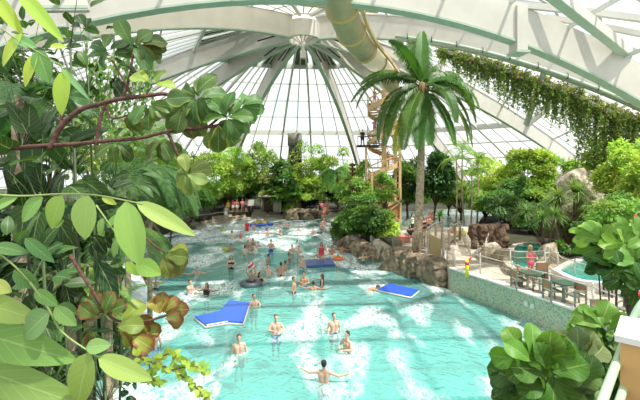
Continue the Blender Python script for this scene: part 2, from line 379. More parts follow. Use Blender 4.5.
# green service pipe with clips along the right-hand rib
m = MB(); pts = [rib_pt(7, r)+V((-.35, -.25, .22)) for r in [9+i*1.0 for i in range(24)]]
m.tube(pts, .13, 8, 0)
o = m.build('service_pipe', greenpaint, thing('service_pipe', 'long pale green pipe clipped along the big right hand roof beam', 'pipe', pts[0]))
for i in range(1, 22, 2):
    c = MB(); p = pts[i]; c.tube([p+V((0,-.1,.30)), p+V((0,-.22,.12)), p+V((0,-.16,-.14)), p+V((0,0,-.16))], .035, 5); c.build('pipe_clip', blackm, o.parent)
# diagonal green strut hanging between beams (holds the garland)
m = MB(); m.beam(W(544, 72, 33.5), W(526, 125, 36), .35, .35); struct(m.build('trim_45', greenpaint, smooth=False))
m = MB(); m.sm = False; m.box((-12, 36.4, 16.6), (18, 36.7, 17.0)) if False else None
# perimeter wall below the roof
def wallring():
    m = MB(); m.sm = False; pts = []
    for i in range(len(RIBS)-1):
        for u in range(4): p = surf(i, i+1, u/4, 1); pts.append(V((p.x, p.y, 0)))
    p = surf(6, 7, 1, 1); pts.append(V((p.x, p.y, 0)))
    pts = [V((-31, -8, 0)), V((-31, 13, 0))]+[q for q in pts]+[V((31, 22, 0)), V((31, -8, 0))]
    for a, b in zip(pts, pts[1:]):
        m.add([a-V((0,0,2)), b-V((0,0,2)), b+V((0,0,4.2)), a+V((0,0,4.2))], [(0,1,2,3)])
    return m.build('wall_perimeter', wallm)
o_ = wallring(); o_.data.materials.clear(); o_.data.materials.append(mat('dark_green_grey_wall', (.16,.19,.12), .8, var=.4, scale=.7)); struct(o_)

# ================= pool, banks, terraces =================
# pool outline at the water line (right side from the near end to the far end, then the left shore back)
near_wall = [G(640, 378), G(600, 354), G(575, 341), G(540, 326), G(500, 309), G(470, 297.5), G(451, 290)]
rockw = [G(440, 287), G(424, 280), G(405, 273), G(391, 266.5), G(388, 259)]
island = [G(392, 262), G(375, 259), G(358, 255), G(345, 250), G(338, 243), G(339, 235)]
far = [G(345, 226), G(352, 219), G(330, 219.3), G(300, 222), G(280, 219), G(262, 217), G(240, 220), G(215, 223), G(196, 228)]
left = [V((-16, 44, 0)), V((-15.5, 36, 0)), V((-13, 29, 0)), V((-11, 24, 0)), V((-9.6, 20.5, 0)), V((-8.3, 17, 0)), V((-8.2, 14, 0)), V((-7, 11, 0)), V((-4.8, 8.5, 0)), V((-2.9, 6, 0)), V((7, 6, 0)), V((10.8, 9, 0))]
m = MB(); m.sm = False
m.add([(-34, -8, -1.35), (34, -8, -1.35), (34, 46, -1.35), (-34, 46, -1.35)], [(0,1,2,3)])
m.add([(-34, 46, -1.35), (34, 46, -1.35), (34, 68, -.25), (-34, 68, -.25)], [(0,1,2,3)])
struct(m.build('floor', pooltile))
m = MB(); N = 60
wp = [V((-18, 6, 0)), V((7, 6, 0)), V((10.7, 9, 0))]+[p+V((-.07, -.03, 0)) for p in near_wall]+[G(440, 286.5), G(424, 279.5), G(405, 272.5), G(390, 265), V((4.2, 31.5, 0)), V((3.4, 40, 0)), V((5.4, 61, 0)), V((-18, 61, 0))]
m.add(wp, [tuple(range(len(wp)))])
tag(m.build('pool_water', water), 'turquoise wave pool water with painted white sun patches filling the big pool', 'water', kind='stuff')
# hidden ground slab pieces outside the pool, each bank its own slab
def slab(name, pts, z0, z1, mt, **kw):
    m = MB(); m.sm = False; m.prism([(p[0], p[1]) for p in pts], z0, z1); o = m.build(name, mt); return o
T = 1.2
deck_front = [V((p.x, p.y)) for p in near_wall]
DECK = deck_front+[V((x, y)) for x, y in ((7.2, 23.2), (6.4, 26.5), (3.9, 29.6), (4.6, 33.5), (5, 40), (8, 47), (30, 47), (34, 30), (34, 6), (10.8, 9))]
slab('ground_deck', DECK, -2, T, deckm)['kind'] = 'structure'
# mosaic facing on the pool side of the deck with coping
m = MB(); m.sm = False
for a, b in zip(near_wall, near_wall[1:]):
    d = (b-a).normalized(); nrm = V((-d.y, d.x, 0)); nrm = nrm if nrm.x < 0 else -nrm; o_ = nrm*.05
    m.add([a+o_-V((0,0,1.3)), b+o_-V((0,0,1.3)), b+o_+V((0,0,T)), a+o_+V((0,0,T)), a-nrm*.1+V((0,0,T)), b-nrm*.1+V((0,0,T))], [(0,1,2,3),(3,2,5,4)])
struct(m.build('wall_pool_right', mosaic))
m = MB(); m.sm = False
for a, b in zip(near_wall, near_wall[1:]):
    d = (b-a).normalized(); nrm = V((-d.y, d.x, 0)); nrm = nrm if nrm.x < 0 else -nrm
    m.beam(a-nrm*.05+V((0,0,T+.02)), b-nrm*.05+V((0,0,T+.02)), .42, .07)
struct(m.build('trim_46', whitedeck))
m = MB(); m.sm = False                                    # submerged turquoise ledge at the foot of the mosaic wall
for a, b in zip(near_wall, near_wall[1:]):
    d = (b-a).normalized(); nrm = V((-d.y, d.x, 0)); nrm = nrm if nrm.x < 0 else -nrm
    m.beam(a+nrm*.42-V((0,0,.42)), b+nrm*.42-V((0,0,.42)), .75, .6)
struct(m.build('trim_47', pooltile))
# far bank: ground plus steps
slab('ground_far', [(p.x, p.y+1.5) for p in far[1:]]+[(-16, 49), (-32, 49), (-40, 92), (40, 92), (32, 46), (9, 46), (5, 44)], -2, 1.05, soil)['kind'] = 'structure'
def flight(a, b, n, name, lab):
    t = thing(name, lab, 'steps', (a+b)/2); d = (b-a).normalized(); nr = V((-d.y, d.x, 0)); nr = nr if nr.y > 0 else -nr
    for k in range(n):
        m = MB(); m.sm = False; p = a+nr*(k*.75+.4)+V((0,0,-.25)); q = b+nr*(k*.75+.4)+V((0,0,-.25)); h = .5+.27*k
        m.beam(p+V((0,0,h/2)), q+V((0,0,h/2)), .8, h); m.build('step', stepm, t)
flight(G(196, 228), G(250, 219), 4, 'stone_steps', 'broad beige stone steps into the far left end of the pool')
flight(G(250, 219), G(283, 219), 4, 'stone_steps', 'beige stone steps just left of the big boulder at the far shore')
flight(G(322, 219.5), G(352, 219), 4, 'stone_steps', 'short flight of beige stone steps right of the big far boulder')
# left bank: a hilly planted mound rising behind the rapids
def mound(pts_fn, name, mt, nx, ny):
    m = MB(); 
    for i in range(nx+1):
        for j in range(ny+1): m.add([pts_fn(i/nx, j/ny)], [])
    for i in range(nx):
        for j in range(ny): a = i*(ny+1)+j; m.f.append([a, a+ny+1, a+ny+2, a+1]); m.m.append(0)
    return m.build(name, mt)
Lp = [V((-16.5, 50, 0))]+left[:10]+[V((-2.2, 3, 0)), V((-2, -4, 0))]
def bankpt(u, v):
    t = u*(len(Lp)-1); i = min(int(t), len(Lp)-2); p = Lp[i].lerp(Lp[i+1], t-i)
    x = lerp(p.x, -32, v**1.2); z = -1.5+2.0*min(1, v*14)+3.0*min(1, v*3.2)**.8+.35*noise.noise(V((x*.5, p.y*.5, 0)))
    return V((x, p.y, z))
struct(mound(bankpt, 'ground_left_bank', soil, 44, 22))

def groundz(x, y):
    if y < 5.5 and x > -2.4: return 2.98
    ex = -8
    for a, b in zip(Lp, Lp[1:]):
        if min(a.y, b.y) <= y <= max(a.y, b.y) and a.y != b.y: ex = lerp(a.x, b.x, (y-a.y)/(b.y-a.y)); break
    if x >= ex: return -.5
    v = ((ex-x)/(ex+32))**(1/1.2); return -1.5+2.0*min(1, v*14)+3.0*min(1, v*3.2)**.8+.35*noise.noise(V((x*.5, y*.5, 0)))
slab('ground_near', [(-2.2,-8), (14,-8), (14,4), (8,5.6), (-2.2,5.6)], -2, 3.0, soil)['kind'] = 'structure'

bed = [G(474, 247, T), G(510, 247, T), G(546, 249, T), G(560, 259, T), G(578, 256, T), G(660, 254, T), V((30, 24, 0)), V((30, 46.5, 0)), V((19, 46.5, 0)), V((15.8, 40, 0))]
slab('ground_planting_bed', bed, T-.1, T+.22, soil)['kind'] = 'structure'
slab('ground_bed_island', [G(376, 226, T), G(400, 232, T), G(402, 246, T), G(392, 247, T), V((4.2, 36, 0))], T-.1, T+.2, soil)['kind'] = 'structure'
# ================= people =================
def caps(m, a, b, ra, rb, seg=12):
    a = V(a); b = V(b); m.tube([a, b], [ra, rb], seg); m.ball(a, ra, seg=seg, rings=8); m.ball(b, rb, seg=seg, rings=8)
def remesh(m, name, vox, smooth=3):
    me = bpy.data.meshes.new(name); me.from_pydata(m.v, [], m.f); o = bpy.data.objects.new(name, me); COL.objects.link(o)
    r = o.modifiers.new('r', 'REMESH'); r.mode = 'VOXEL'; r.voxel_size = vox; r.use_smooth_shade = True
    s = o.modifiers.new('s', 'SMOOTH'); s.iterations = smooth; s.factor = .5
    dg = bpy.context.evaluated_depsgraph_get(); out = bpy.data.meshes.new_from_object(o.evaluated_get(dg)); out.name = name
    bpy.data.objects.remove(o); bpy.data.meshes.remove(me); return out
# a pose: pelvis height and lean, arm targets (elbow, wrist per side), leg targets (knee, ankle per side); the figure faces -Y
def U(*a): return V(a)
STRAIGHT = [(U(-.10,0,.50), U(-.11,.02,.09)), (U(.10,0,.50), U(.11,.02,.09))]
WALK = [(U(-.10,-.14,.53), U(-.10,-.16,.10)), (U(.10,.08,.50), U(.11,.30,.16))]
SITL = [(U(-.12,-.42,.50), U(-.12,-.44,.09)), (U(.12,-.42,.50), U(.12,-.44,.09))]
KNEEL = [(U(-.14,-.22,.09), U(-.13,.20,.08)), (U(.14,-.22,.09), U(.13,.20,.08))]
POSES = {
 'stand':   dict(arms=[(U(-.26,.04,1.14), U(-.27,-.06,.88)), (U(.26,.04,1.14), U(.27,-.06,.88))], legs=STRAIGHT),
 'walk':    dict(arms=[(U(-.25,.10,1.15), U(-.25,.02,.90)), (U(.25,-.08,1.15), U(.22,-.24,.95))], legs=WALK),
 'spread':  dict(arms=[(U(-.46,-.02,1.28), U(-.74,-.05,1.36)), (U(.46,-.02,1.33), U(.74,-.06,1.44))], legs=STRAIGHT),
 'fold':    dict(arms=[(U(-.30,-.08,1.18), U(-.10,-.26,1.22)), (U(.31,-.05,1.18), U(.12,-.27,1.17))], legs=STRAIGHT),
 'reach':   dict(arms=[(U(-.30,-.24,1.34), U(-.30,-.52,1.40)), (U(.28,.02,1.15), U(.30,-.18,1.00))], legs=STRAIGHT),
 'armup':   dict(arms=[(U(-.30,-.04,1.64), U(-.34,-.06,1.90)), (U(.31,.02,1.18), U(.34,-.16,1.02))], legs=STRAIGHT),
 'bothup':  dict(arms=[(U(-.34,-.06,1.58), U(-.30,-.12,1.84)), (U(.34,-.06,1.58), U(.28,-.12,1.84))], legs=STRAIGHT),
 'kneel':   dict(arms=[(U(-.30,-.08,1.22), U(-.26,-.26,1.40)), (U(.31,-.05,1.20), U(.34,-.24,1.34))], legs=KNEEL, drop=.46),
 'sit':     dict(arms=[(U(-.25,-.10,1.17), U(-.16,-.32,1.06)), (U(.25,-.10,1.17), U(.16,-.32,1.06))], legs=SITL, drop=.46),
 'prone':   dict(arms=[(U(-.26,-.12,1.60), U(-.16,-.16,1.82)), (U(.26,-.12,1.60), U(.16,-.16,1.82))], legs=STRAIGHT),
}
def skel(p):
    P = POSES[p]; d = P.get('drop', 0); dz = V((0, 0, -d)); legs = P['legs']
    arms = [(e+dz, w_+dz) for e, w_ in P['arms']]; return d, dz, arms, legs
def bodymb(p, grow=0.0, what='body'):
    d, dz, arms, legs = skel(p); m = MB(); g = grow
    def C(a, b, ra, rb): caps(m, a, b, ra+g, rb+g)
    t = lambda x, y, z: V((x, y, z-d))
    if what in ('body', 'suit', 'shirt', 'top'):
        lo = {'body': .98, 'suit': .96, 'shirt': .94, 'top': 1.20}[what]; hi = 1.30 if what != 'top' else 1.27
        for s in (-1, 1):
            C(t(s*.085, .0, hi), t(s*.065, .0, max(lo, 1.08)), .105, .092 if what != 'top' else .10)
            if lo < 1.1: C(t(s*.065, .0, 1.08), t(s*.075, .005, .97), .092, .102)
    if what == 'body':
        for s in (-1, 1):
            C(t(s*.05, .01, 1.40), t(s*.17, .01, 1.385), .06, .062); C(t(s*.08, .0, .94), t(s*.075, .03, .90), .105, .10)
            C(t(s*.075,-.06,1.27), t(s*.08,-.062,1.24), .05, .05)
        C(t(0, .01, 1.40), t(0, -.005, 1.53), .055, .052)
        m.ball(t(0, .005, 1.655), (.077, .095, .105), seg=16, rings=12); m.ball(t(0, -.035, 1.59), (.055, .058, .062), seg=14, rings=10)
        C(t(0, -.088, 1.655), t(0, -.108, 1.622), .010, .016)                       # nose
        C(t(-.020, -.088, 1.582), t(.020, -.088, 1.582), .009, .009)                # lips
        for s in (-1, 1): m.ball(t(s*.080, .01, 1.640), (.013, .02, .032), seg=8, rings=6)
    if what in ('body', 'shirt'):
        for s, (e, w_) in zip((-1, 1), arms):
            sh = t(s*.185, .01, 1.385)
            if what == 'shirt': C(sh, sh.lerp(e, .6), .058, .05); continue
            C(sh, e, .054, .041); C(e, w_, .041, .027)
            dr = (w_-e).normalized(); _, sd_, u = frame(dr, V((0, 0, 1)) if abs(dr.z) < .8 else V((0, -1, 0)))
            pc = w_+dr*.055; 
            for k in (-1, -.33, .33, 1): caps(m, w_+dr*.01+sd_*k*.012, pc+sd_*k*.030+dr*.02, .017, .013, 8)
            for k, L in ((-1.05, .062), (-.35, .078), (.35, .074), (1.05, .058)):    # fingers, slightly curled
                b0 = pc+dr*.02+sd_*k*.030; b1 = b0+dr*L*.55-u*.006; b2 = b1+dr*L*.45-u*.022; caps(m, b0, b1, .0105, .0095, 6); caps(m, b1, b2, .0095, .008, 6)
            q0 = w_+dr*.025-sd_*s*.028; q1 = q0+dr*.035-sd_*s*.028-u*.008; caps(m, q0, q1, .013, .011, 6); caps(m, q1, q1+dr*.032-sd_*s*.006-u*.012, .011, .009, 6)
    if what in ('body', 'trunks', 'brief', 'suit'):
        for s, (k, a) in zip((-1, 1), legs):
            hip = t(s*.085, .0, .90)
            if what == 'body':
                C(hip, k, .088, .057); C(k, a, .056, .036); C(k.lerp(a, .25)+V((0,.014,0)), k.lerp(a, .45)+V((0,.012,0)), .05, .05)
                toe = a+V((s*.02, -.16, -.045)) if abs((a-k).normalized().z) > .6 else a+V((0, .13, -.02))
                C(a+V((0, .03, -.045)), toe, .035, .028)
            elif what == 'trunks': C(hip+V((0,0,.02)), hip.lerp(k, .62), .100, .092); 
            else: C(hip+V((0,0,.01)), hip.lerp(k, .06), .098, .092)
        if what != 'body': C(t(-.05, 0, .93), t(.05, 0, .93), .108, .108)
    return m
CACHE = {}
def fig_mesh(p, what, grow):
    k = (p, what)
    if k not in CACHE: CACHE[k] = remesh(bodymb(p, grow, what), 'person_'+p+'_'+what, .0085 if what == 'body' else .014, 3)
    return CACHE[k]
def hair_mesh(style, p):
    k = ('hair', style, p)
    if k in CACHE: return CACHE[k]
    d = POSES[p].get('drop', 0); m = MB()
    m.ball((0, .022, 1.685-d), (.086, .092, .092), seg=16, rings=10); m.ball((0, .045, 1.64-d), (.080, .075, .09), seg=14, rings=10)
    if style == 'long':
        for a in (-.5, 0, .5): caps(m, (a*.09, .075, 1.66-d), (a*.13, .085, 1.44-d), .05, .032, 8)
        for s in (-1, 1): caps(m, (s*.075, .03, 1.68-d), (s*.088, .03, 1.50-d), .03, .018, 8)
    CACHE[k] = remesh(m, 'hair_'+style, .013, 2); return CACHE[k]
def eye_mesh(p):
    k = ('eyes', p)
    if k not in CACHE:
        d = POSES[p].get('drop', 0); m = MB(); m.ball((0, -.078, 1.655-d), (.013, .010, .009), seg=8, rings=6)
        me = bpy.data.meshes.new('eyes'); me.from_pydata(m.v, [], m.f); CACHE[k] = me
    return CACHE[k]
SK = {}
def skin(t):
    if t not in SK: SK[t] = mat('skin_'+t, {'fair': (.66,.42,.31), 'tan': (.50,.27,.17), 'pink': (.70,.38,.30), 'pale': (.74,.55,.44)}[t], .5, var=.08, scale=8)
    return SK[t]
def cl(name, c): 
    if name not in SK: SK[name] = mat(name, c, .6)
    return SK[name]
HAIRC = dict(dark=(.025,.016,.012), brown=(.10,.05,.025), blond=(.45,.30,.13))
CLC = dict(red=(.60,.04,.05), blue=(.02,.10,.50), black=(.015,.015,.02), navy=(.02,.04,.13), pink=(.80,.08,.22), lime=(.45,.65,.05), teal=(.02,.25,.30), white=(.75,.75,.75), yellow=(.85,.65,.03), coral=(.75,.16,.16))
def attach(me, name, m_, par, lab=None):
    if not me.materials: me.materials.append(None)
    o = bpy.data.objects.new(name, me); COL.objects.link(o); o.parent = par; o.material_slots[0].link = 'OBJECT'; o.material_slots[0].material = m_
    if lab: o['label'] = lab
    return o
def person(loc, label, pose='stand', face=0, sk='fair', hair='dark', hs='short', wear=(('trunks', 'navy'),), scale=1, group=None, tilt=None):
    t = thing('person', label, 'person', loc, radians(face), group); t.scale = (scale,)*3
    if tilt is not None: t.rotation_euler = (radians(tilt), 0, radians(face))
    bd = attach(fig_mesh(pose, 'body', 0), 'body', skin(sk), t)
    attach(hair_mesh(hs, pose), 'hair', cl('hair_'+hair, HAIRC[hair]), t); [setattr(attach(eye_mesh(pose), 'eye', cl('eyes', (.03,.02,.02)), bd), 'location', (q*.030, 0, 0)) for q in (-1, 1)]
    for w_, c in wear:
        nm = {'trunks': 'swim_trunks', 'brief': 'bikini_bottom', 'top': 'bikini_top', 'suit': 'swimsuit', 'shirt': 'shirt'}[w_]
        attach(fig_mesh(pose, w_, .012), nm, cl('cloth_'+c, CLC[c]), t)
    return t
def armbands(t, pose, c='yellow'):
    d, dz, arms, legs = skel(pose)
    for s, (e, w_) in zip((-1, 1), arms):
        sh = V((s*.185, .01, 1.385-d)); a = sh.lerp(e, .3); b = sh.lerp(e, .8); m = MB(); m.tube([a.lerp(b, x) for x in (0, .12, .5, .88, 1)], [.055, .085, .095, .085, .055], 12)
        m.build('armband', cl('band_'+c, CLC[c]), t, world=False)
S = 'stand'; BK = (('top', 'black'), ('brief', 'black'))
def swim(px, py, imm0, label, pose='stand', face=0, **k):
    sc = k.get('scale', 1); imm = imm0-(.12 if py > 262 else .04); p = G(px, py); p.z = -imm; return person(p, label, pose, face, **k)
TR = lambda c: (('trunks', c),)
# near swimmers
swim(324, 382, 1.20, 'dark-haired person with both arms spread wide, closest to the viewer in the pool', 'spread', 172, sk='fair', wear=TR('teal'))
swim(347, 351, 1.16, 'person in dark trunks holding hands out in front, right of the near group', 'fold', -55, wear=TR('black'))
swim(334, 333, 1.08, 'brown-haired person in navy trunks standing in the pool above the right-hand near swimmer', 'stand', 20, wear=TR('navy'), hair='brown')
swim(276, 335, 1.08, 'person in blue trunks rubbing their face, near the middle of the pool', 'fold', 12, wear=TR('blue'), hair='brown')
swim(239, 353, 1.22, 'person crouching low with dark trunks, leftmost of the near swimmers', 'stand', 15, wear=TR('black'), hair='brown')
swim(254, 306, 1.30, 'head and shoulders of a swimmer at the right end of the bent blue float', 'fold', 40, hair='brown')
swim(153, 349, 1.05, 'person in blue trunks bending in the sun-patched water behind brown-edged leaves at the left', 'stand', 200, wear=TR('blue'), hair='blond')
swim(190, 294, 1.05, 'dark-haired boy in blue trunks standing left of a girl in the pool', 'reach', 60, wear=TR('blue'), scale=.95)
swim(206.5, 294.5, 1.18, 'girl with arms stretched out, facing the boy in blue trunks', 'spread', -20, sk='tan', hair='brown', hs='long', wear=(('suit', 'black'),), scale=.95)
swim(197, 275, 1.35, 'lone swimmer low in the water left of the woman in black bikini', 'spread', 10, sk='fair', hair='brown')
swim(231, 269, .98, 'woman in black bikini standing alone left of the tyre ring', 'fold', 20, hair='brown', hs='long', wear=BK)
b = swim(156, 289, .80, 'small child with yellow armbands in the shade by the rapids', 'spread', 0, scale=.75, wear=TR('navy'), hair='brown'); armbands(b, 'spread')
# middle group
swim(294, 293, 1.00, 'person seen side-on, leftmost of the four playing in mid pool', 'stand', 80, sk='tan', hair='brown', wear=TR('navy'))
swim(304, 287, 1.02, 'dark-haired person with hands at the waist, standing behind the four in mid pool', 'fold', -15, sk='tan', wear=TR('teal'))
swim(313.5, 290, 1.30, 'swimmer low in the water with back to the viewer, in the front of the four', 'spread', 180, sk='tan', scale=.95, wear=TR('navy'))
swim(322, 286, 1.18, 'girl with one arm stretched left, rightmost of the four in mid pool', 'reach', 265, sk='tan', hair='brown', hs='long', wear=(('suit', 'black'),))
swim(281, 276, 1.02, 'broad-backed person in dark trunks, back turned, right of the tyre ring', 'fold', 185, sk='tan', wear=TR('black'))
swim(285, 270, 1.25, 'swimmer just behind the broad-backed person', 'reach', 250, sk='tan', hair='brown')
swim(268, 277, 1.10, 'person holding one arm straight up beside the tyre ring', 'armup', 20, sk='fair', hair='brown', wear=TR('navy'))
swim(255, 276, 1.25, 'person directly behind the tyre ring in pale sun-patched water', 'stand', 0, sk='pale', hair='brown')
swim(260, 284, 1.20, 'long-haired swimmer at the right edge of the tyre ring', 'fold', 60, hair='brown', hs='long', sk='tan', wear=(('suit', 'black'),))
swim(302, 268, 1.05, 'person standing at the left corner of the dark blue mat', 'stand', -30, sk='fair', hair='brown', wear=TR('teal'))
swim(289, 260, 1.25, 'swimmer leaning sideways above the broad-backed person', 'reach', 100, sk='tan', hair='brown')
swim(268, 262, 1.20, 'swimmer turned to the left above the raised-arm person', 'stand', 250, sk='tan', hair='brown')
swim(319, 258, 1.15, 'person in the water on the far side of the dark blue mat', 'spread', 0, sk='tan', scale=.95)
swim(326, 251, 1.25, 'dark-haired swimmer between the blue mat and the leafy island', 'spread', 0, sk='pale')
swim(332, 255, 1.05, 'person in blue trunks standing in front of the island rocks', 'stand', 30, sk='tan', hair='brown', wear=TR('blue'))
swim(342, 253, 1.05, 'person leaning back in dark trunks against the island corner', 'spread', 150, sk='tan', wear=TR('black'))
b = swim(363, 262, .72, 'child with yellow armbands splashing below the island rocks', 'spread', 20, scale=.75, wear=TR('black'), hair='blond'); armbands(b, 'spread')
# upper pool
swim(271, 252, .78, 'man in bright blue trunks standing high out of the white water', 'fold', 0, sk='fair', hair='brown', wear=TR('blue'))
swim(292, 252, 1.20, 'left one of two swimmers side by side right of the blue-trunks man', 'stand', 10, sk='fair', wear=TR('teal'))
swim(299, 253, 1.25, 'right one of two swimmers side by side right of the blue-trunks man', 'stand', 0, sk='fair', wear=TR('teal'))
swim(297.5, 245, 1.38, 'swimmer stretching one arm along the surface in the white water', 'reach', 95, sk='fair')
swim(248, 248, .95, 'tanned child at the left of three huddled in the upper pool', 'stand', 0, sk='tan', scale=.9, wear=TR('black'))
swim(253, 246, 1.05, 'dark-haired child at the back of three huddled in the upper pool', 'stand', 30, sk='tan', scale=.95, wear=TR('navy'))
swim(252, 251, .90, 'tanned child at the front of three huddled in the upper pool', 'fold', -30, sk='tan', scale=.85, wear=TR('black'))
swim(258, 247, 1.15, 'pale child right of the three huddled in the upper pool', 'stand', 0, sk='fair', hair='brown', scale=.9)
swim(245, 254, 1.12, 'pale person with back turned, just below the three huddled children', 'fold', 180, sk='pale', wear=TR('black'))
b = swim(225, 251, .80, 'child wearing yellow armbands at the left of the upper pool', 'fold', 30, sk='fair', scale=.75, wear=(('suit', 'lime'),)); armbands(b, 'fold')
swim(231, 251, .95, 'dark-haired child right beside the child wearing yellow armbands', 'stand', 0, sk='tan', scale=.85, wear=TR('lime'))
swim(232, 239, 1.00, 'pale person with wide back in the white water at upper left', 'fold', 180, sk='pale', wear=TR('white'))
swim(240.5, 238, .70, 'small child in a pink swimsuit in the upper pool', 'stand', 0, sk='fair', scale=.75, hair='brown', wear=(('suit', 'coral'),))
swim(249, 238, 1.20, 'lone small head right of the child in pink', 'stand', 0, sk='fair', hair='brown', scale=.85)
swim(223, 231, .90, 'child in a lime green top near the far left steps', 'stand', 0, sk='fair', scale=.8, wear=(('shirt', 'lime'), ('trunks', 'navy')))
swim(247, 231, .60, 'person in a long red top standing near the far steps', 'stand', 0, sk='tan', wear=(('shirt', 'red'), ('trunks', 'red')))
swim(253.5, 229, 1.05, 'fair swimmer just right of the person in the red top', 'fold', 40, sk='pink', wear=TR('navy'))
swim(267.5, 236, 1.10, 'dark-haired swimmer below the child with the yellow float', 'spread', 0, sk='tan', wear=TR('black'))
b = swim(267, 231, .80, 'child with yellow armbands and blue top near the blue raft', 'stand', 0, sk='fair', hair='blond', scale=.8, wear=(('shirt', 'blue'),)); armbands(b, 'stand')
swim(281, 236, 1.20, 'swimmer lifting an arm in the turquoise stripe of the upper pool', 'armup', 60, sk='tan', hair='brown')
swim(279, 227, 1.05, 'pink-skinned child, leftmost near the boulder', 'stand', 0, sk='pink', scale=.85, hair='brown')
swim(286.5, 226.5, 1.05, 'pink-skinned child, left one of a close pair by the boulder', 'stand', 0, sk='pink', scale=.85, hair='brown')
swim(289, 227, 1.05, 'pink-skinned child, right one of a close pair by the boulder', 'stand', 40, sk='pink', scale=.85, hair='brown')
swim(299, 231, 1.35, 'single dark head floating below the boulder', 'stand', 0, sk='tan')
swim(313, 234, 1.12, 'person with arms in the water right of the single dark head', 'spread', 0, sk='fair', hair='brown')
swim(319.5, 233.5, 1.30, 'dark-haired swimmer with a navy top near the far right steps', 'stand', 0, sk='tan', wear=(('shirt', 'navy'),))
swim(321, 229, 1.00, 'dark-haired swimmer at the left of the pair holding each other', 'stand', -30, sk='tan')
swim(324, 228, .65, 'tall fair person in the far shallows holding up their arms', 'fold', 0, sk='pink', hair='blond', wear=TR('white'))
swim(327, 230, .95, 'child right of the tall fair person in the far shallows', 'stand', 20, sk='fair', scale=.85, hair='brown')
swim(334.5, 231, .80, 'person half hidden by the left edge of the leafy island', 'stand', 0, sk='fair', hair='brown', wear=TR('navy'))
# on the steps and the far bank
person(G(226, 219.5, .55), 'fair person walking down the far left stone steps', 'walk', 10, 'pale', 'brown', wear=(('trunks', 'white'),))
for px, py, lab, pz, w_, hc in ((228,213,'person in yellow standing behind the one on the far steps','stand',(('suit','yellow'),),'brown'),
     (231.5,213,'person in red and white under the trees left of the white board','fold',(('shirt','red'),('trunks','white')),'dark'),
     (235.5,213,'tall bare-chested person in pale shorts under the trees','stand',(('trunks','white'),),'brown'),
     (241,212.5,'person in orange-red suit sitting low under the far trees','fold',(('suit','coral'),),'dark'),
     (246,212,'tanned person nearest to the white board under the trees','stand',(('trunks','navy'),),'dark'),
     (320,214.5,'person in black at the left of the group on the far right steps','stand',(('shirt','black'),('trunks','black')),'dark'),
     (322,214.5,'person in orange top in the group on the far right steps','fold',(('shirt','coral'),('trunks','navy')),'brown'),
     (327,214.5,'rightmost of the group on the far right steps','stand',(('trunks','coral'),),'dark')):
    person(G(px, py, 1.05)+V((0, .9*(int(px) % 2), 0)), lab, pz, 10, 'tan', hc, wear=w_)
person(G(324, 218.5, .55), 'bare-chested person coming down in front of the group on the far right steps', 'walk', 0, 'tan', 'brown', wear=TR('coral'))
# deck people
person(G(424, 239, T), 'woman in black bikini standing behind the palm trunk on the white floor', 'stand', 20, 'tan', 'dark', 'long', BK)
person(G(428.5, 236, T), 'person in dark trunks with a blue towel next to the black-bikini woman', 'fold', -20, 'tan', 'dark', wear=TR('navy'))
person(G(412.5, 235, T), 'person in white shirt bending over left of the palm trunk', 'reach', 60, 'fair', 'dark', wear=(('shirt','white'),('trunks','black')))
person(G(411, 243, T)+V((0,.3,0)), 'dark-haired person in black sitting left of the palm trunk behind the railing', 'sit', 0, 'tan', 'dark', 'long', (('shirt','black'),('brief','black')))
person(G(454, 238, T), 'bare-backed person in red shorts sitting behind the rope bridge', 'sit', -100, 'tan', 'brown', wear=TR('red'))
person(G(431, 226, T), 'person wading in the white lagoon behind the bridge', 'stand', 0, 'tan', 'brown', wear=TR('coral'))
person(G(533, 283, T)+V((0,.2,0)), 'blonde woman in a pink bikini standing by the round turquoise basin', 'fold', 15, 'tan', 'blond', 'long', (('top','pink'),('brief','pink')))
person(G(521, 284, T)+V((-.1,.1,-.35)), 'dark-haired bare-chested person sitting beside the woman in pink', 'sit', -20, 'tan', 'dark', wear=TR('navy'))

# ================= floats =================
def pillowmat(poly, z, th, name, label, col, edge=None, tilt=0):
    c = sum((V((p[0], p[1], 0)) for p in poly), V((0,0,0)))/len(poly); t = thing(name, label, 'float', (c.x, c.y, z))
    m = MB(); m.prism([(p[0], p[1]) for p in poly], z+.02, z+th); o = m.build('mat_top', col, t, smooth=False)
    b = o.modifiers.new('b', 'BEVEL'); b.width = .04; b.segments = 3
    n = len(poly); e = MB()
    pts = [V((p[0], p[1], z+.03)) for p in poly]; e.tube(pts+[pts[0]], .05, 8); e.build('edge_tube', edge or cream, t); return t
bluep = mat('bright_blue_vinyl', (.015, .10, .62), .25, var=.15, scale=2, spec=.6)
bluen = mat('dull_navy_vinyl', (.04, .09, .32), .35, var=.3, scale=2)
P = lambda *a: [G(x, y, .12) for x, y in a]
pillowmat(P((194.5,317),(206,326),(228,322),(243,323),(249.5,303),(229,300.5),(220,311)), .02, .14, 'pool_float', 'large bent bright blue foam mat with white edge floating at left', bluep)
pillowmat(P((303.5,260.5),(307.5,266.5),(335,264.5),(331,258)), .02, .14, 'pool_float', 'dull dark blue rectangular mat floating in mid pool', bluen, bluen)
pillowmat(P((377.5,289.5),(411,296.5),(419,290),(389,283.5)), .02, .13, 'pool_float', 'bright blue rectangular mat floating near the rocky wall at right', bluep)
person(G(382, 289.5)+V((-1.75,-.10,-.50)), 'person lying with arms and head on the bright blue mat at right', 'prone', 90, 'tan', 'brown', tilt=66, wear=TR('navy'))
person(G(321.5, 263)+V((0, 0, .17)), 'person in a red swimsuit kneeling on the dull dark blue mat', 'kneel', 0, 'tan', 'dark', 'long', (('suit','red'),))
c = G(260, 225, .1); t = thing('inflatable_raft', 'small bright blue raft carrying two in yellow by the far steps', 'raft', (c.x, c.y, .0), .35)
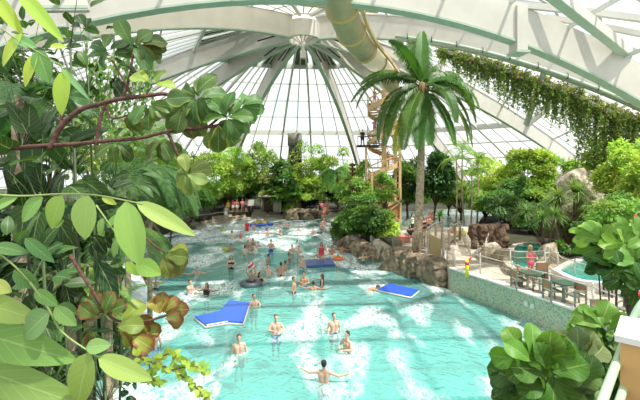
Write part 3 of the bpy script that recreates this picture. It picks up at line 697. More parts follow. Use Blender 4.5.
m = MB(); m.tube([(1.5*cos(a*pi/8)*(1 if 1 else 0), .5*sin(a*pi/8), .13) for a in range(17)], .16, 10, caps=False); m.build('raft_tube', bluep, t, world=False)
m = MB(); m.prism([(1.45*cos(a*pi/8), .46*sin(a*pi/8)) for a in range(16)], .04, .10); m.build('raft_floor', bluep, t, world=False)
person(c+V((-.35, -.05, -.42)), 'left one of two people in yellow sitting on the small blue raft', 'sit', 0, 'tan', 'dark', wear=(('shirt','yellow'),('trunks','navy')), scale=.9)
person(c+V((.5, .25, -.42)), 'right one of two people in yellow sitting on the small blue raft', 'sit', 0, 'tan', 'dark', wear=(('shirt','yellow'),('trunks','navy')), scale=.9)
def ringfloat(c, R, r, name, label, mt):
    m = MB(); m.tube([(c.x+R*cos(a*pi/12), c.y+R*sin(a*pi/12), c.z) for a in range(25)], r, 12, caps=False); o = m.build(name, mt, org=c); tag(o, label, 'swim ring'); return o
c = G(251, 283.5, .1); ringfloat(c, .46, .17, 'swim_ring', 'dark grey tyre-like ring floating in mid pool', mat('dark_grey_rubber', (.09,.11,.13), .4))
person(c+V((0, .05, -.62)), 'person sitting in the grey ring holding a red ball above the head', 'bothup', 0, 'tan', 'brown', scale=.78, wear=TR('navy'))
m = MB(); m.ball(c+V((0,.0,1.02)), .21, seg=16, rings=10); m.m = [i % 5 // 3 for i in range(len(m.f))]
bb = m.build('beach_ball', [redm, cl('cloth_white', CLC['white'])], org=c+V((0,0,1.02))); tag(bb, 'red and white ball held up over the grey ring', 'ball')
c = G(338, 258.5, .08); ringfloat(c, .30, .11, 'swim_ring', 'orange ring around a swimmer near the island rocks', cl('cloth_orange', (.85,.2,.03)))
person(c+V((0, 0, -1.12)), 'dark-haired child floating inside the orange ring', 'fold', 0, 'tan', 'dark', scale=.8, wear=TR('navy'))
# ================= plants: generators =================
def vary(c, k): f = 1+rnd(-k, k); return (c[0]*f*rnd(.85, 1.15), c[1]*f, c[2]*f*rnd(.8, 1.2))
def kite(m, p, d, n, L, Wd, col, fold=.25):
    d = d.normalized(); s = d.cross(n); s = s.normalized() if s.length > 1e-4 else V((1,0,0)); u = s.cross(d)
    m.add([p, p+d*L*.45+s*Wd*.5+u*L*fold*.3, p+d*L-u*L*fold*.5, p+d*L*.45-s*Wd*.5+u*L*fold*.3, p+d*L*.5], [(0,4,1),(1,4,2),(0,3,4),(3,2,4)], 0, col)
def rdir(): 
    while True:
        v = V((rnd(-1,1), rnd(-1,1), rnd(-1,1)))
        if .05 < v.length < 1: return v.normalized()
def crown(m, c, R, n, L, ratio, col, K=26, jit=.35, droop=.3, shell=.55, tone=.25):
    cl_ = []
    for k in range(K):
        d = rdir(); 
        if d.z < -.3: d.z *= .5
        r = rnd(shell, .92); cl_.append((V((c[0]+d.x*R[0]*r, c[1]+d.y*R[1]*r, c[2]+d.z*R[2]*r)), d, vary(col, tone), rnd(.22, .42)))
    for i in range(n):
        q, d0, cc, rr = cl_[i % K]; d = rdir(); d.z = abs(d.z)*.8-.15
        p = q+V((d.x*R[0], d.y*R[1], d.z*R[2]))*rr*rnd(.6, 1.1)
        ld = (d+rdir()*.8+V((0,0,-droop))); kite(m, p, ld, V((0,0,1))+rdir()*.5+d*.3, L*rnd(.7, 1.25), L*ratio, vary(cc, .12))
    return cl_
def branches(m, base, cl_, r0, hfork):
    base = V(base); c = sum((q for q, *_ in cl_), V((0,0,0)))/len(cl_); fork = base.lerp(c, .5); fork.z = base.z+hfork
    mid = base.lerp(fork, .5)+V((rnd(-.15,.15), rnd(-.15,.15), 0)); m.tube([base, mid, fork], [r0, r0*.85, r0*.7], 7)
    for q, *_ in cl_[:10]: m.tube([fork, fork.lerp(q, .5)+V((0,0,.2)), q], [r0*.5, r0*.3, r0*.12], 5)
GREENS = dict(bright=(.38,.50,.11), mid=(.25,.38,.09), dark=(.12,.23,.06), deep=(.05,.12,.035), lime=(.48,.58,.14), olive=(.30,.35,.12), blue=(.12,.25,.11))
def tree(px, yt, yb, hw, Y, name, label, cat='tree', col='mid', n=3000, L=.40, ratio=.5, zg=1.0, K=26, r0=.16, droop=.3, ry=None, fork=.45, group=None, tone=.25):
    if Y > 26: n = int(n*1.7); yt -= 3; hw *= 1.12; yb = max(yb, min(yb+10, 217)) if cat == 'tree' else yb
    c = W(px, (yt+yb)/2, Y); rx = hw*Y/400; rz = (yb-yt)/2*Y/400; base = V((c.x, c.y, zg))
    t = thing(name, label, cat, base, 0, group); m = MB(); cl_ = crown(m, c, (rx, ry or rx, rz), n, L, ratio, GREENS[col], K, droop=droop, tone=tone)
    m.build('foliage', leafM, t, smooth=False); b = MB(); branches(b, base-V((0,0,.3)), cl_, r0, max(.3, (c.z-zg)*fork)); b.build('trunk', bark, t); return t
def frondmb(m, base, az, elev, L, droop, n=26, ll=.55, lw=.05, col=(.17,.31,.07), hang=.5, rach=.025, vee=.55, twist=0):
    p = V(base); d = V((cos(az)*cos(elev), sin(az)*cos(elev), sin(elev))); pts = [p.copy()]; N = 14
    for i in range(N):
        p = p+d*(L/N); d = (d+V((0,0,-droop/N*(1+i/N*1.2)))).normalized(); pts.append(p.copy())
    m.tube(pts, [rach*(1-.85*i/N) for i in range(N+1)], 4, 0, tuple(min(1, c*1.4) for c in col))
    for k in range(n):
        t = .12+.87*k/(n-1); i = min(int(t*N), N-1); q = pts[i].lerp(pts[i+1], t*N-i); dd = (pts[i+1]-pts[i]).normalized()
        s = dd.cross(V((0,0,1))); s = s.normalized() if s.length > .05 else V((-sin(az), cos(az), 0)); u = s.cross(dd)
        l = ll*(sin(pi*min(1, t*.82+.16)))**.6*rnd(.88, 1.1)
        for sg in (-1, 1):
            e = (s*sg+dd*.55+u*vee*.5).normalized(); a = q; c1 = q+e*l*.5; c2 = c1+(e+V((0,0,-hang))).normalized()*l*.5; wv = dd*lw*.5; cc = vary(col, .15)
            m.add([a-wv*.6, a+wv*.6, c1+wv, c1-wv, c2], [(0,1,2,3),(3,2,4)], 0, cc)
def leafgrid(m, base, d, n, L, Wd, col, shape='ovate', curl=.25, fold=.15, wave=0, edge=None, nu=4, nv=8, edgew=.8, mi=0):
    d = V(d).normalized(); n = V(n); s = d.cross(n).normalized(); u = s.cross(d).normalized(); o = len(m.v); ph = rnd(0, 6)
    p = V(base); dirv = d.copy(); ax = []
    for j in range(nv+1): ax.append((p.copy(), dirv.copy())); p = p+dirv*(L/nv); dirv = (dirv-u*curl/nv*1.6).normalized()
    for j in range(nv+1):
        t = j/nv; q, dv = ax[j]; uu = s.cross(dv)
        if shape == 'ovate': w_ = sin(pi*t**.8)**.75
        elif shape == 'fiddle': w_ = sin(pi*min(1, t)**1.45)**.62*(.86 if .2 < t < .45 else 1)
        elif shape == 'lance': w_ = sin(pi*t**.9)**.9
        elif shape == 'heart': w_ = (1-t)**.55*min(1, (t+.05)*6)**.5
        else: w_ = sin(pi*t)
        if j == nv: w_ = 0.02
        w_ = max(w_, .02)*Wd/2
        for k in range(-nu, nu+1):
            f = k/nu; h = fold*abs(f)*w_ + (sin(ph+t*11+ (2 if k > 0 else 0))*wave*abs(f)**1.5*Wd)
            c = col
            if edge:
                ef = max(abs(f), 1.25*t-.32); g = max(0, min(1, (ef-edgew)/.16)); c = tuple(lerp(a, b, g) for a, b in zip(col, edge))
            m.uv[len(m.v)] = (f, t); m.v.append(tuple(q+s*f*w_+uu*h)); m.c.append(c)
    W_ = 2*nu+1
    for j in range(nv):
        for k in range(2*nu): a = o+j*W_+k; m.f.append([a, a+1, a+1+W_, a+W_]); m.m.append(mi)
random.seed(11)
# ---- far bank ----
tree(176, 146, 232, 30, 45, 'leafy_tree', 'broad bright green tree at the far left shore, half behind dark palm fronds', col='mid', n=5200, K=34, droop=.6)
tree(212, 150, 206, 25, 55, 'leafy_tree', 'light green bushy tree above the left end of the far steps', col='bright', n=4200, K=30)
tree(238, 148, 203, 22, 60, 'leafy_tree', 'light green tree left of the dark rock column with people beneath it', col='bright', n=3800, K=28)
tree(262, 143, 204, 20, 61, 'leafy_tree', 'tall mid green tree touching the left side of the dark rock column', col='mid', n=4200, K=30)
tree(283, 168, 216, 17, 57, 'large_leaved_shrub', 'dark shrub of big round leaves tumbling over the rocks below the column', 'shrub', col='dark', n=1700, L=.75, ratio=.8, K=22)
tree(288, 196, 220, 8, 56.2, 'fern_shrub', 'small vivid green shrub hanging over the far boulder', 'shrub', col='mid', n=700, L=.4, K=10)
tree(310, 144, 208, 19, 61, 'leafy_tree', 'light green tall tree directly right of the dark rock column', col='bright', n=4400, K=30)
tree(338, 150, 206, 20, 61, 'leafy_tree', 'wide light green tree between the column and the wooden tower', col='bright', n=4200, K=30)
tree(366, 160, 212, 14, 55, 'leafy_tree', 'mid green tree at the left foot of the wooden tower', col='mid', n=2600, K=20)
tree(300, 175, 212, 14, 58, 'leafy_shrub', 'pale yellow-green shrub in front of the column right of the big leaves', 'shrub', col='lime', n=2000, K=16, L=.3)
tree(268, 178, 208, 13, 57, 'leafy_shrub', 'shaggy olive shrub left of the big-leaved shrub', 'shrub', col='olive', n=1800, K=16, L=.3)
tree(195, 176, 214, 22, 50, 'leafy_shrub', 'dense green shrub at the water edge below the bright far left tree', 'shrub', col='mid', n=2600, K=22, L=.3)
tree(225, 180, 205, 20, 58, 'leafy_shrub', 'mid green hanging shrub over the people on the far left steps', 'shrub', col='mid', n=2200, K=18, L=.3)
t = thing('weeping_palm', 'drooping dark green palm-like plant right of the far steps', 'palm', G(340, 216, 1.05)); m = MB()
c = W(336, 172, 52)
for i in range(24): frondmb(m, c+V((rnd(-.3,.3), rnd(-.3,.3), 0)), rnd(0, 6.28), rnd(-.1, .9), rnd(2.6, 3.8), rnd(2.2, 3.2), 18, 1.0, .10, vary((.15,.32,.07), .2), hang=1.5)
m.build('fronds', leafP, t, smooth=False); m = MB(); m.tube([t.location-V((0,0,.3)), t.location.lerp(c, .5)+V((.1,0,0)), c], [.16, .13, .12], 7); m.build('trunk', bark, t)
# ---- right of the tall palm ----
tree(408, 158, 214, 15, 47, 'glossy_leaved_tree', 'dark glossy tree right behind the tall palm trunk', col='dark', n=2600, K=22, L=.45, ratio=.6)
tree(434, 152, 212, 18, 45, 'glossy_leaved_tree', 'dark green tree with heavy leaves between the palm and the thin palms', col='deep', n=3600, K=28, L=.5, ratio=.6, tone=.6)
tree(494, 156, 214, 24, 46, 'leafy_tree', 'bright yellow-green tree right of the thin palms', col='lime', n=4600, K=34)
tree(528, 150, 212, 27, 43, 'leafy_tree', 'broad bright green tree under the glazing at right centre', col='bright', n=5200, K=36)
tree(562, 158, 214, 24, 41, 'leafy_tree', 'bright green tree left of the pale rock mass', col='bright', n=4400, K=30)
tree(600, 140, 200, 20, 34, 'leafy_tree', 'bright tree behind the pale rocks at right', col='bright', n=3200, K=26)
tree(628, 140, 222, 26, 27, 'leafy_tree', 'tall loose bright green tree at the right edge', col='bright', n=6200, K=44, L=.30, r0=.12)
tree(462, 186, 214, 18, 44, 'leafy_shrub', 'mid green shrub row behind the foot of the thin palms', 'shrub', col='mid', n=1900, K=18)
tree(506, 196, 226, 22, 37, 'leafy_shrub', 'dark green shrub above the brown stone wall', 'shrub', col='dark', n=2600, K=22, L=.3)
tree(532, 208, 238, 16, 33, 'leafy_shrub', 'dark undergrowth behind the round turquoise basin', 'shrub', col='dark', n=1800, K=18, L=.3)
tree(600, 214, 252, 20, 24, 'leafy_shrub', 'dark leafy shrub beside the second basin at right', 'shrub', col='dark', n=2400, K=22, L=.22)
tree(566, 238, 258, 10, 24.5, 'leafy_shrub', 'small dark shrub between the two basins', 'shrub', col='dark', n=1100, K=12, L=.2)
tree(386, 176, 214, 11, 41, 'leafy_shrub', 'dark shrub around the lower boards of the wooden tower', 'shrub', col='mid', n=1500, K=14, L=.3)
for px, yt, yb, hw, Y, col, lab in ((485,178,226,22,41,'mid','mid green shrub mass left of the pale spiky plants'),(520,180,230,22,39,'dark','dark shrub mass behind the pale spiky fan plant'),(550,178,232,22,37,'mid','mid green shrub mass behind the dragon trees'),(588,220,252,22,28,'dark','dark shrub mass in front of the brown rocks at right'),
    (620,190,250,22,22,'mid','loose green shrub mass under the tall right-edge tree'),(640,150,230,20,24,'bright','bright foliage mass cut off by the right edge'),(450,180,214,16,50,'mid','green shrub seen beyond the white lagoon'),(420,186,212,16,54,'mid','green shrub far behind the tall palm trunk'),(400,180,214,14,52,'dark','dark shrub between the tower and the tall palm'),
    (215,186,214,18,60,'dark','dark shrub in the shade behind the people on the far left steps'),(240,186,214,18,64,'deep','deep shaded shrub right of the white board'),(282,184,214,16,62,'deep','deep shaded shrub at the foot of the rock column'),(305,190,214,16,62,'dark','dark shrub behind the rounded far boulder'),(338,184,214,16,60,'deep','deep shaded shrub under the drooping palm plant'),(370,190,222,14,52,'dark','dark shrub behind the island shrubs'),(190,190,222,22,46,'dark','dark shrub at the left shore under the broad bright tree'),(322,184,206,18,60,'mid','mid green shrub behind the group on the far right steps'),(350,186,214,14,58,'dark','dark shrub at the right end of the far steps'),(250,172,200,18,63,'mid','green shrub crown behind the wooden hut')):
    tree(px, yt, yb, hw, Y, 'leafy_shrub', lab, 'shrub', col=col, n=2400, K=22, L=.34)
# ---- leafy island in the pool ----
tree(362, 196, 248, 24, 33.0, 'island_shrub', 'dense dark green shrub covering the left of the rock island', 'shrub', col='dark', n=6500, L=.30, K=40, zg=.9, ry=2.0, tone=.4)
tree(345, 215, 250, 11, 34.5, 'island_shrub', 'dark green shrub spilling over the left tip of the island', 'shrub', col='dark', n=2200, L=.3, K=18, zg=.5)
tree(352, 178, 212, 16, 35.5, 'island_shrub', 'mid green shrub standing at the back of the island', 'shrub', col='mid', n=2500, L=.32, K=20, zg=.9)
tree(386, 214, 250, 9, 32.5, 'island_shrub', 'lime green leafy shrub on the right end of the island', 'shrub', col='lime', n=900, L=.4, K=12, zg=.9)
def spiky(px, py, Y, zg, R, n, label, name='spiky_plant', col=(.2,.34,.09), lw=.06, trunk=None, heads=1, cat='plant', droop=1.2, sc=1.0, mt=None):
    c0 = W(px, py, Y); base = V((c0.x, c0.y, zg)); t = thing(name, label, cat, base); m = MB(); tr = MB()
    for h in range(heads):
        c = c0+(V((rnd(-1,1)*R*1.1, rnd(-.6,.6)*R, rnd(-.9,.9)*R)) if heads > 1 else V((0,0,0)))
        if trunk: tr.tube([base, base.lerp(c, .5)+V((rnd(-.2,.2),0,0)), c], [trunk, trunk*.8, trunk*.6], 6)
        for k in range(n):
            a = rnd(0, 6.283); e = rnd(-.25, 1.35); d = V((cos(a)*cos(e), sin(a)*cos(e), sin(e))); L = R*rnd(.75, 1.15); p = c.copy(); pts = [p.copy()]
            for i in range(4): p = p+d*L/4; d = (d+V((0,0,-droop/4))).normalized(); pts.append(p.copy())
            s = V((-sin(a), cos(a), 0)); cc = vary(col, .22); o = len(m.v); wd = [lw*.7, lw, lw*.85, lw*.5, .004]
            vs_ = []
            for q, w_ in zip(pts, wd): vs_ += [q-s*w_/2, q+s*w_/2]
            m.add(vs_, [(2*i, 2*i+1, 2*i+3, 2*i+2) for i in range(4)], 0, cc)
    m.build('leaves', mt or leafP, t, smooth=False)
    if trunk: tr.build('trunk', bark, t)
    return t
spiky(568, 208, 27, T, 1.25, 120, 'many-headed narrow-leaved dragon tree with a slim trunk by the basins', 'dragon_tree', (.22,.32,.11), .075, .085, 9, 'tree')
spiky(548, 222, 25, T, 1.0, 110, 'lower dark dragon tree with drooping heads left of the tall one', 'dragon_tree', (.15,.26,.08), .065, .07, 4, 'tree')
spiky(478, 232, 34, T, .9, 60, 'grassy tuft left of the brown stone wall', col=(.22,.36,.10)); spiky(520, 215, 34, T, 1.4, 80, 'pale spiky fan plant above the brown stone wall', col=(.26,.38,.16), lw=.10, trunk=.08)
spiky(500, 207, 36, T, 1.5, 70, 'grey-green spiky plant left of the pale spiky fan plant', col=(.20,.30,.16), lw=.12, trunk=.08)
spiky(440, 216, 40, T, 1.0, 60, 'broad-leaved rosette plant behind the rope bridge', col=(.22,.40,.08), lw=.16, trunk=.1)
spiky(396, 238, 31.5, .9, 1.0, 70, 'light green arching plant at the right end of the island', col=(.35,.50,.12), lw=.10)
spiky(383, 243, 31, .8, .7, 60, 'grassy tuft on the front rocks of the island', col=(.25,.42,.10), lw=.05)
spiky(414, 226, 34, T, .9, 50, 'yellow-green tuft beside the sitting group at the palm', col=(.30,.45,.10), lw=.08)
spiky(585, 247, 22.5, T, .6, 60, 'fern-like tuft at the edge of the second basin', col=(.12,.26,.06), lw=.05)
# ---- slim palms (clump) ----
random.seed(5)
for px, pyt, by, Y, lab in ((456, 160, 236, 38, 'leftmost slender palm of the thin-trunked cluster'), (464, 150, 234, 39, 'tallest slender palm of the thin-trunked cluster'), (471, 172, 236, 37.5, 'short slender palm at the right of the thin-trunked cluster'), (477, 160, 233, 40, 'rightmost slender palm of the thin-trunked cluster')):
    c = W(px+rnd(-2,2), pyt, Y); b = W(px, by, Y); b.z = T; t = thing('slender_palm', lab, 'palm', b)
    m = MB(); m.tube([b, b.lerp(c, .5)+V((rnd(-.2,.2),0,0)), c], [.09,.075,.06], 7); m.build('trunk', palmbark, t)
    m = MB(); 
    for i in range(11): frondmb(m, c, i*2.4+rnd(-.2,.2), rnd(.2, 1.2), rnd(1.7, 2.4), rnd(1.3, 2.0), 16, .55, .07, vary((.24,.38,.08), .2), hang=.9)
    m.build('fronds', leafP, t, smooth=False)
# ---- the tall coconut palm ----
random.seed(21)
b = V((W(417, 250, 26).x, 26, T)); c = W(422, 92, 26)
t = thing('coconut_palm', 'tall palm with a smooth leaning trunk and big feathery crown rising above the rope bridge', 'palm', b)
m = MB(); pts = [b-V((0,0,.3)), b.lerp(c, .12)+V((.02,0,0)), b.lerp(c, .3)+V((.06,0,0)), b.lerp(c, .6)+V((.08,0,0)), b.lerp(c, .85), c]
m.tube(pts, [.38, .29, .26, .23, .21, .24], 14); m.build('trunk', palmbark, t)
m = MB(); m.ball(c+V((0,0,-.05)), (.34, .34, .75), seg=12); 
for i in range(14): a = i*.9; q = c+V((cos(a)*.3, sin(a)*.3, -.5)); m.tube([q, q+V((cos(a)*.15, sin(a)*.15, .9))], [.09, .05], 5)
m.build('crown_shaft', mat('brown_palm_fibre', (.28,.17,.08), .9, var=.4, scale=8), t)
m = MB(); m.tube([b.lerp(c, .83)-V((0,0,.12)), b.lerp(c, .83)+V((0,0,.12))], .25, 12); m.build('black_band', blackm, t)
FR = [  # azimuth, elevation, length, droop  (azimuth 180 = towards the left of the picture)
 (100, 1.25, 3.6, .5), (75, 1.35, 3.6, .4), (120, 1.15, 3.4, .7), (60, 1.0, 3.3, .9), (200, 1.2, 3.2, .8),
 (172, .55, 4.4, 1.1), (188, .62, 4.6, 1.5), (150, .75, 4.0, .9), (205, .15, 4.6, 1.9), (215, -.15, 4.6, 1.5), (235, -.55, 4.4, .9), (250, -.9, 3.9, .5), (185, .05, 4.3, 2.1),
 (10, .55, 3.8, 1.4), (-8, .35, 4.0, 1.7), (28, .8, 3.6, 1.1), (-20, .0, 4.2, 1.7), (-32, -.35, 4.4, 1.2), (330, .5, 3.9, 1.6), (300, .2, 3.6, 1.8), (270, -1.0, 3.6, .3), (-50, -.7, 3.8, .8), (90, .3, 3.6, 1.5), (130, .1, 3.8, 1.8), (-28, -.2, 4.2, 1.6), (222, -.75, 4.4, .6)]
for az, e, L, dr in FR:
    f = MB(); cold = vary((.075,.16,.035), .25) if (az, e) not in ((-28, -.2), (222, -.75)) else (.42,.42,.08); frondmb(f, c+V((0,0,.25)), radians(az), e, L*1.2, dr*1.15, 80, 1.05, .072, cold, hang=1.5, rach=.045); o = f.build('frond', leafP, t, smooth=False)
# ---- trailing plants hanging from the beam on the right ----
random.seed(31)
PL = [(447,50,18,36.5),(462,56,22,36),(477,60,26,35.6),(492,64,32,35.2),(507,69,40,34.8),(522,76,42,34.4),(540,80,36,34),(556,86,42,33.6),(572,92,50,33.2),(588,100,70,32.8),(605,108,78,32.4),(622,114,86,32),(640,118,94,31.6)]
for i, (px, py, h, Y) in enumerate(PL):
    c = W(px, py, Y); t = thing('trailing_plant', 'trailing green plant with small pink flowers hanging from the beam at right', 'plant', c, 0, 'trailing plants along the right roof beam')
    m = MB(); fl = MB(); st = MB()
    for k in range(48):
        q = c+V((rnd(-.75,.75), rnd(-.35,.35), rnd(-.25,.25))); L = h*Y/400*rnd(.25, 1.0) if rnd(0,1) < .75 else rnd(.3, .8); a = q.copy(); s = [a.copy()]
        for j in range(int(L/.14)):
            a = a+V((rnd(-.05,.05), rnd(-.05,.05), -.14)); s.append(a.copy())
            for _ in range(2 if a.z < c.z-1.0 else 4): kite(m, a+rdir()*.10, rdir()+V((0,0,-.6)), rdir(), rnd(.16, .26), .14, vary((.22,.31,.08), .35))
        if len(s) > 1: st.tube(s, .012, 3)
    for k in range(240): kite(m, c+V((rnd(-.9,.9), rnd(-.4,.4), rnd(-.4,.35))), rdir(), rdir(), rnd(.2,.3), .17, vary((.25,.28,.09), .35))
    for k in range(16): q = c+V((rnd(-.8,.8), rnd(-.55,.1), rnd(-.5,.35))); fl.ball(q, rnd(.04,.075), seg=6, rings=4)
    m.build('foliage', leafM, t, smooth=False); fl.build('flowers', cl('petal_pink', (.62,.25,.40)), t)['kind'] = 'stuff'; st.build('stems', bark, t)
m = MB(); m.sm = False; m.sweep([W(px, py+2, Y) for px, py, h, Y in PL], .45, .3); tag(m.build('hanging_trough', greenpaint, org=W(507, 71, 34.8)), 'long trough under the right roof beam holding the trailing plants', 'planter')
# ================= rocks =================
random.seed(8)
def rockmesh(r, seed, cut=.35, sub=3):
    import bmesh
    bm = bmesh.new(); bmesh.ops.create_icosphere(bm, subdivisions=sub, radius=1); off = V((seed*7.3, seed*3.1, seed*1.7))
    for v in bm.verts:
        n_ = v.co.normalized(); k = 1+cut*noise.noise(n_*1.4+off)+cut*.45*noise.noise(n_*3.7+off); c = n_*k
        for ax in (V((.6,.5,.62)), V((-.7,.3,.65)), V((.1,-.9,.4)), V((-.2,.2,.95)), V((.9,-.4,.1)), V((-.9,-.4,.0))):
            q = c.dot(ax.normalized()); 
            if q > .78: c -= ax.normalized()*(q-.78)*.8
        v.co = V((c.x*r[0], c.y*r[1], c.z*r[2]))
    me = bpy.data.meshes.new('rock'); bm.to_mesh(me); bm.free(); return me
def boulder(c, r, mt, label, name='boulder', group=None, seed=None):
    me = rockmesh(r, seed if seed is not None else rnd(0, 50)); me.materials.append(mt); o = bpy.data.objects.new(name, me); COL.objects.link(o); o.location = c; o.rotation_euler = (0, 0, rnd(-.4,.4))
    return tag(o, label, 'rock', group)
boulder(G(297, 220.5)+V((0,1.4,.5)), (2.3,1.4,1.2), rock, 'large rounded brown boulder at the waterline of the far shore', seed=4)
boulder(G(275, 218)+V((-.5,1.6,.6)), (1.8,1.3,1.5), rock, 'dark brown rock heap between far steps and the rounded boulder', seed=9)
boulder(G(313, 218.5)+V((0,1.8,.5)), (1.7,1.2,1.0), rock, 'low brown rock just right of the rounded far boulder', seed=12)
boulder(W(291, 206, 58), (1.8,1.4,1.6), rock, 'brown rock under the big leaves behind the far boulder', seed=15)
def rockrow(path, n, r, mt, label, group, z=.35, rows=2, dz=.5, jit=.15, inset=.25):
    for j in range(rows):
        for i in range(n):
            t = (i+.5*(j % 2)+.25)/n*(len(path)-1); k = min(int(t), len(path)-2); p = path[k].lerp(path[k+1], t-k)
            boulder(p+V((rnd(-jit,jit)+inset*0, inset+j*.12+rnd(-jit,jit), z+dz*j)), (r*rnd(.7,1.25), r*rnd(.7,1.0), r*rnd(.55,1.0)), rockb if rnd(0,1) < .4 and mt is rock else mt, label, 'boulder', group)
rockrow([G(390, 270), G(405, 274), G(424, 281), G(436, 285.5), G(445, 287.5)], 8, .60, rock, 'brown boulder in the wall of rocks between the pool and the rope bridge', 'boulders of the wall below the rope bridge', .12, 3, .48)
ISL = [G(339, 240), G(345, 250), G(358, 255), G(375, 259), G(393, 263)]
rockrow(ISL, 9, .72, rock, 'brown boulder in the rock rim of the leafy island', 'boulders around the leafy island', .1, 2, .5)
m = MB(); m.prism([(p.x+.1, p.y+.4) for p in ISL]+[(4.2,33), (3.6,37.5), (1.8,37)], -1.3, .75); struct(m.build('ground_island', soil, smooth=False))
boulder(W(352, 240, 32.8), (.75,.6,.55), palerock, 'pale tan boulder on the front left of the island', seed=3)
rockrow([W(475, 246, 27.4), W(490, 246, 27.2), W(509, 246, 27)], 6, .46, mat('dark_brown_stone', (.17,.10,.06), .9, col2=(.05,.03,.02), scale=3, bump=.9, bscale=8), 'dark brown stone in the rough stone wall left of the basins', 'stones of the rough wall', .1, 4, .34)
for px, py, Y, r, s, lab in ((490,257,24.4,(1.0,.7,1.0),21,'pale-topped brown rock, left one at the round basin'), (503,261,23.6,(.75,.6,.9),22,'pale-topped brown rock, right one at the round basin'),
    (549,256,24.5,(.6,.6,.9),23,'brown rock at the right rim of the round basin'), (553,279,22,(.55,.4,.4),24,'low pale stone by the second basin'),
    (590,196,31,(1.9,1.3,1.3),25,'big pale rock slab high among the trees at right'), (575,185,33,(1.5,1.2,1.5),26,'pale rock behind the big slab, upper left'), (604,208,30,(1.7,1.2,1.0),27,'lower pale rock with a flat top among the trees at right'),
    (580,214,30.5,(1.4,1.1,1.1),28,'pale rock below the big slab at left'), (600,178,33,(1.3,1.0,1.0),30,'small pale rock at the top of the pile at right')):
    c = W(px, py, Y); boulder(c, r, palerock, lab, seed=s)
for px, py, Y, r, s in ((590,226,31,(3.8,2,2.6),41),): boulder(W(px, py, Y), r, rock, 'brown rock mass under the pale rock pile at right', seed=s, group='brown rocks under the pale pile')
# rock column behind the far trees
c = W(295, 134, 61); m = MB(); m.tube([(c.x, 61, .6), (c.x, 61, 5), (c.x, 61, 10.4), (c.x, 61, c.z)], [1.5, 1.15, 1.0, 1.05], 14)
o = m.build('rock_column', darkrock, org=V((c.x, 61, .6))); tag(o, 'tall dark grey rock column with a paler cap rising above the far trees', 'column')
m = MB(); m.tube([(c.x, 61, 10.6), (c.x, 61, c.z+.06)], 1.14, 14); m.build('cap', mat('grey_concrete_cap', (.30,.28,.25), .9, var=.5, scale=1.5), o, world=False); o.children[0].location = -o.location
# under-tree shelter fittings on the far bank
m = MB(); m.sm = False; c = G(251, 211, 1.05); t = thing('notice_board', 'small white board standing under the far left trees', 'board', c)
m.box(c+V((-.45,-.04,.75)), c+V((.45,.04,1.6))); m.build('panel', whitedeck, t); m = MB(); m.box(c+V((-.05,-.02,-.02)), c+V((.05,.06,.8))); m.build('post', greytimber, t)
c = G(271, 212, 1.05); t = thing('wooden_hut', 'small open wooden hut with a pale front at the far shore left of the boulder', 'hut', c)
for dx in (-1.3, 1.3):
    for dy in (0, 1.6): m = MB(); m.box(c+V((dx-.09,dy-.09,-.02)), c+V((dx+.09,dy+.09,2.1))); m.build('post', greytimber, t)
m = MB(); m.sm = False; m.box(c+V((-1.7,-.3,2.1)), c+V((1.7,2,2.25))); m.build('roof', stepm, t); m = MB(); m.box(c+V((-1.2,1.5,0)), c+V((1.2,1.6,2.1))); m.build('back_wall', darkwood, t)
m = MB(); m.box(c+V((.3,-.1,0)), c+V((1.2,0,1.5))); m.build('front_panel', greytimber, t)

# ================= slide tube and tower =================
pts = [W(334, -46, 16.3), W(337, -18, 17.8), W(342, 8, 19.5), W(351, 32, 22), W(364, 50, 25.5), W(378, 64, 30), W(388, 76, 35), W(392, 86, 40)]
def smooth(ps, k=6):
    out = []
    for i in range(len(ps)-1):
        p0 = ps[max(i-1,0)]; p1 = ps[i]; p2 = ps[i+1]; p3 = ps[min(i+2,len(ps)-1)]
        for j in range(k): t = j/k; out.append(.5*((2*p1)+(p2-p0)*t+(2*p0-5*p1+4*p2-p3)*t*t+(3*p1-p0-3*p2+p3)*t**3))
    return out+[ps[-1]]
sp = smooth(pts); t = thing('slide_tube', 'big tube slide curving down from the roof, green then clear, towards the tower', 'water slide', pts[0])
R_ = .74
m = MB(); m.tube(sp[:25], R_, 24, caps=False); m.build('green_tube', tubem, t)
m = MB(); m.tube(sp[24:35], R_, 24, caps=False); m.build('clear_tube', tubec, t, )
m = MB(); m.tube(sp[34:], R_*.98, 20, caps=False); m.build('end_tube', tubem, t)
for i in (6, 12, 18, 24, 29, 34, 39):
    d = (sp[i+1]-sp[i]).normalized(); m = MB(); m.tube([sp[i]-d*.07, sp[i]+d*.07], R_+.10, 24); setattr(m.build('joint_flange', mat('ochre_flange', (.55,.40,.16), .6) if i == 6 else bpy.data.materials['ochre_flange'], t), 'parent', t.children[0] if i < 24 else (t.children[1] if i < 34 else t.children[2]))
m = MB(); m.sweep([p+V((.95,0,.25)) for p in sp[12:38]], .16, .22); m.build('support_rail', wood, t, smooth=False)
m = MB(); m.beam(W(300, 3, 24), W(378, 10, 22), .3, .28); m.beam(W(352, 22, 21.8), W(352, -30, 21.8), .12, .12); m.build('cross_beam', wood, t, smooth=False)

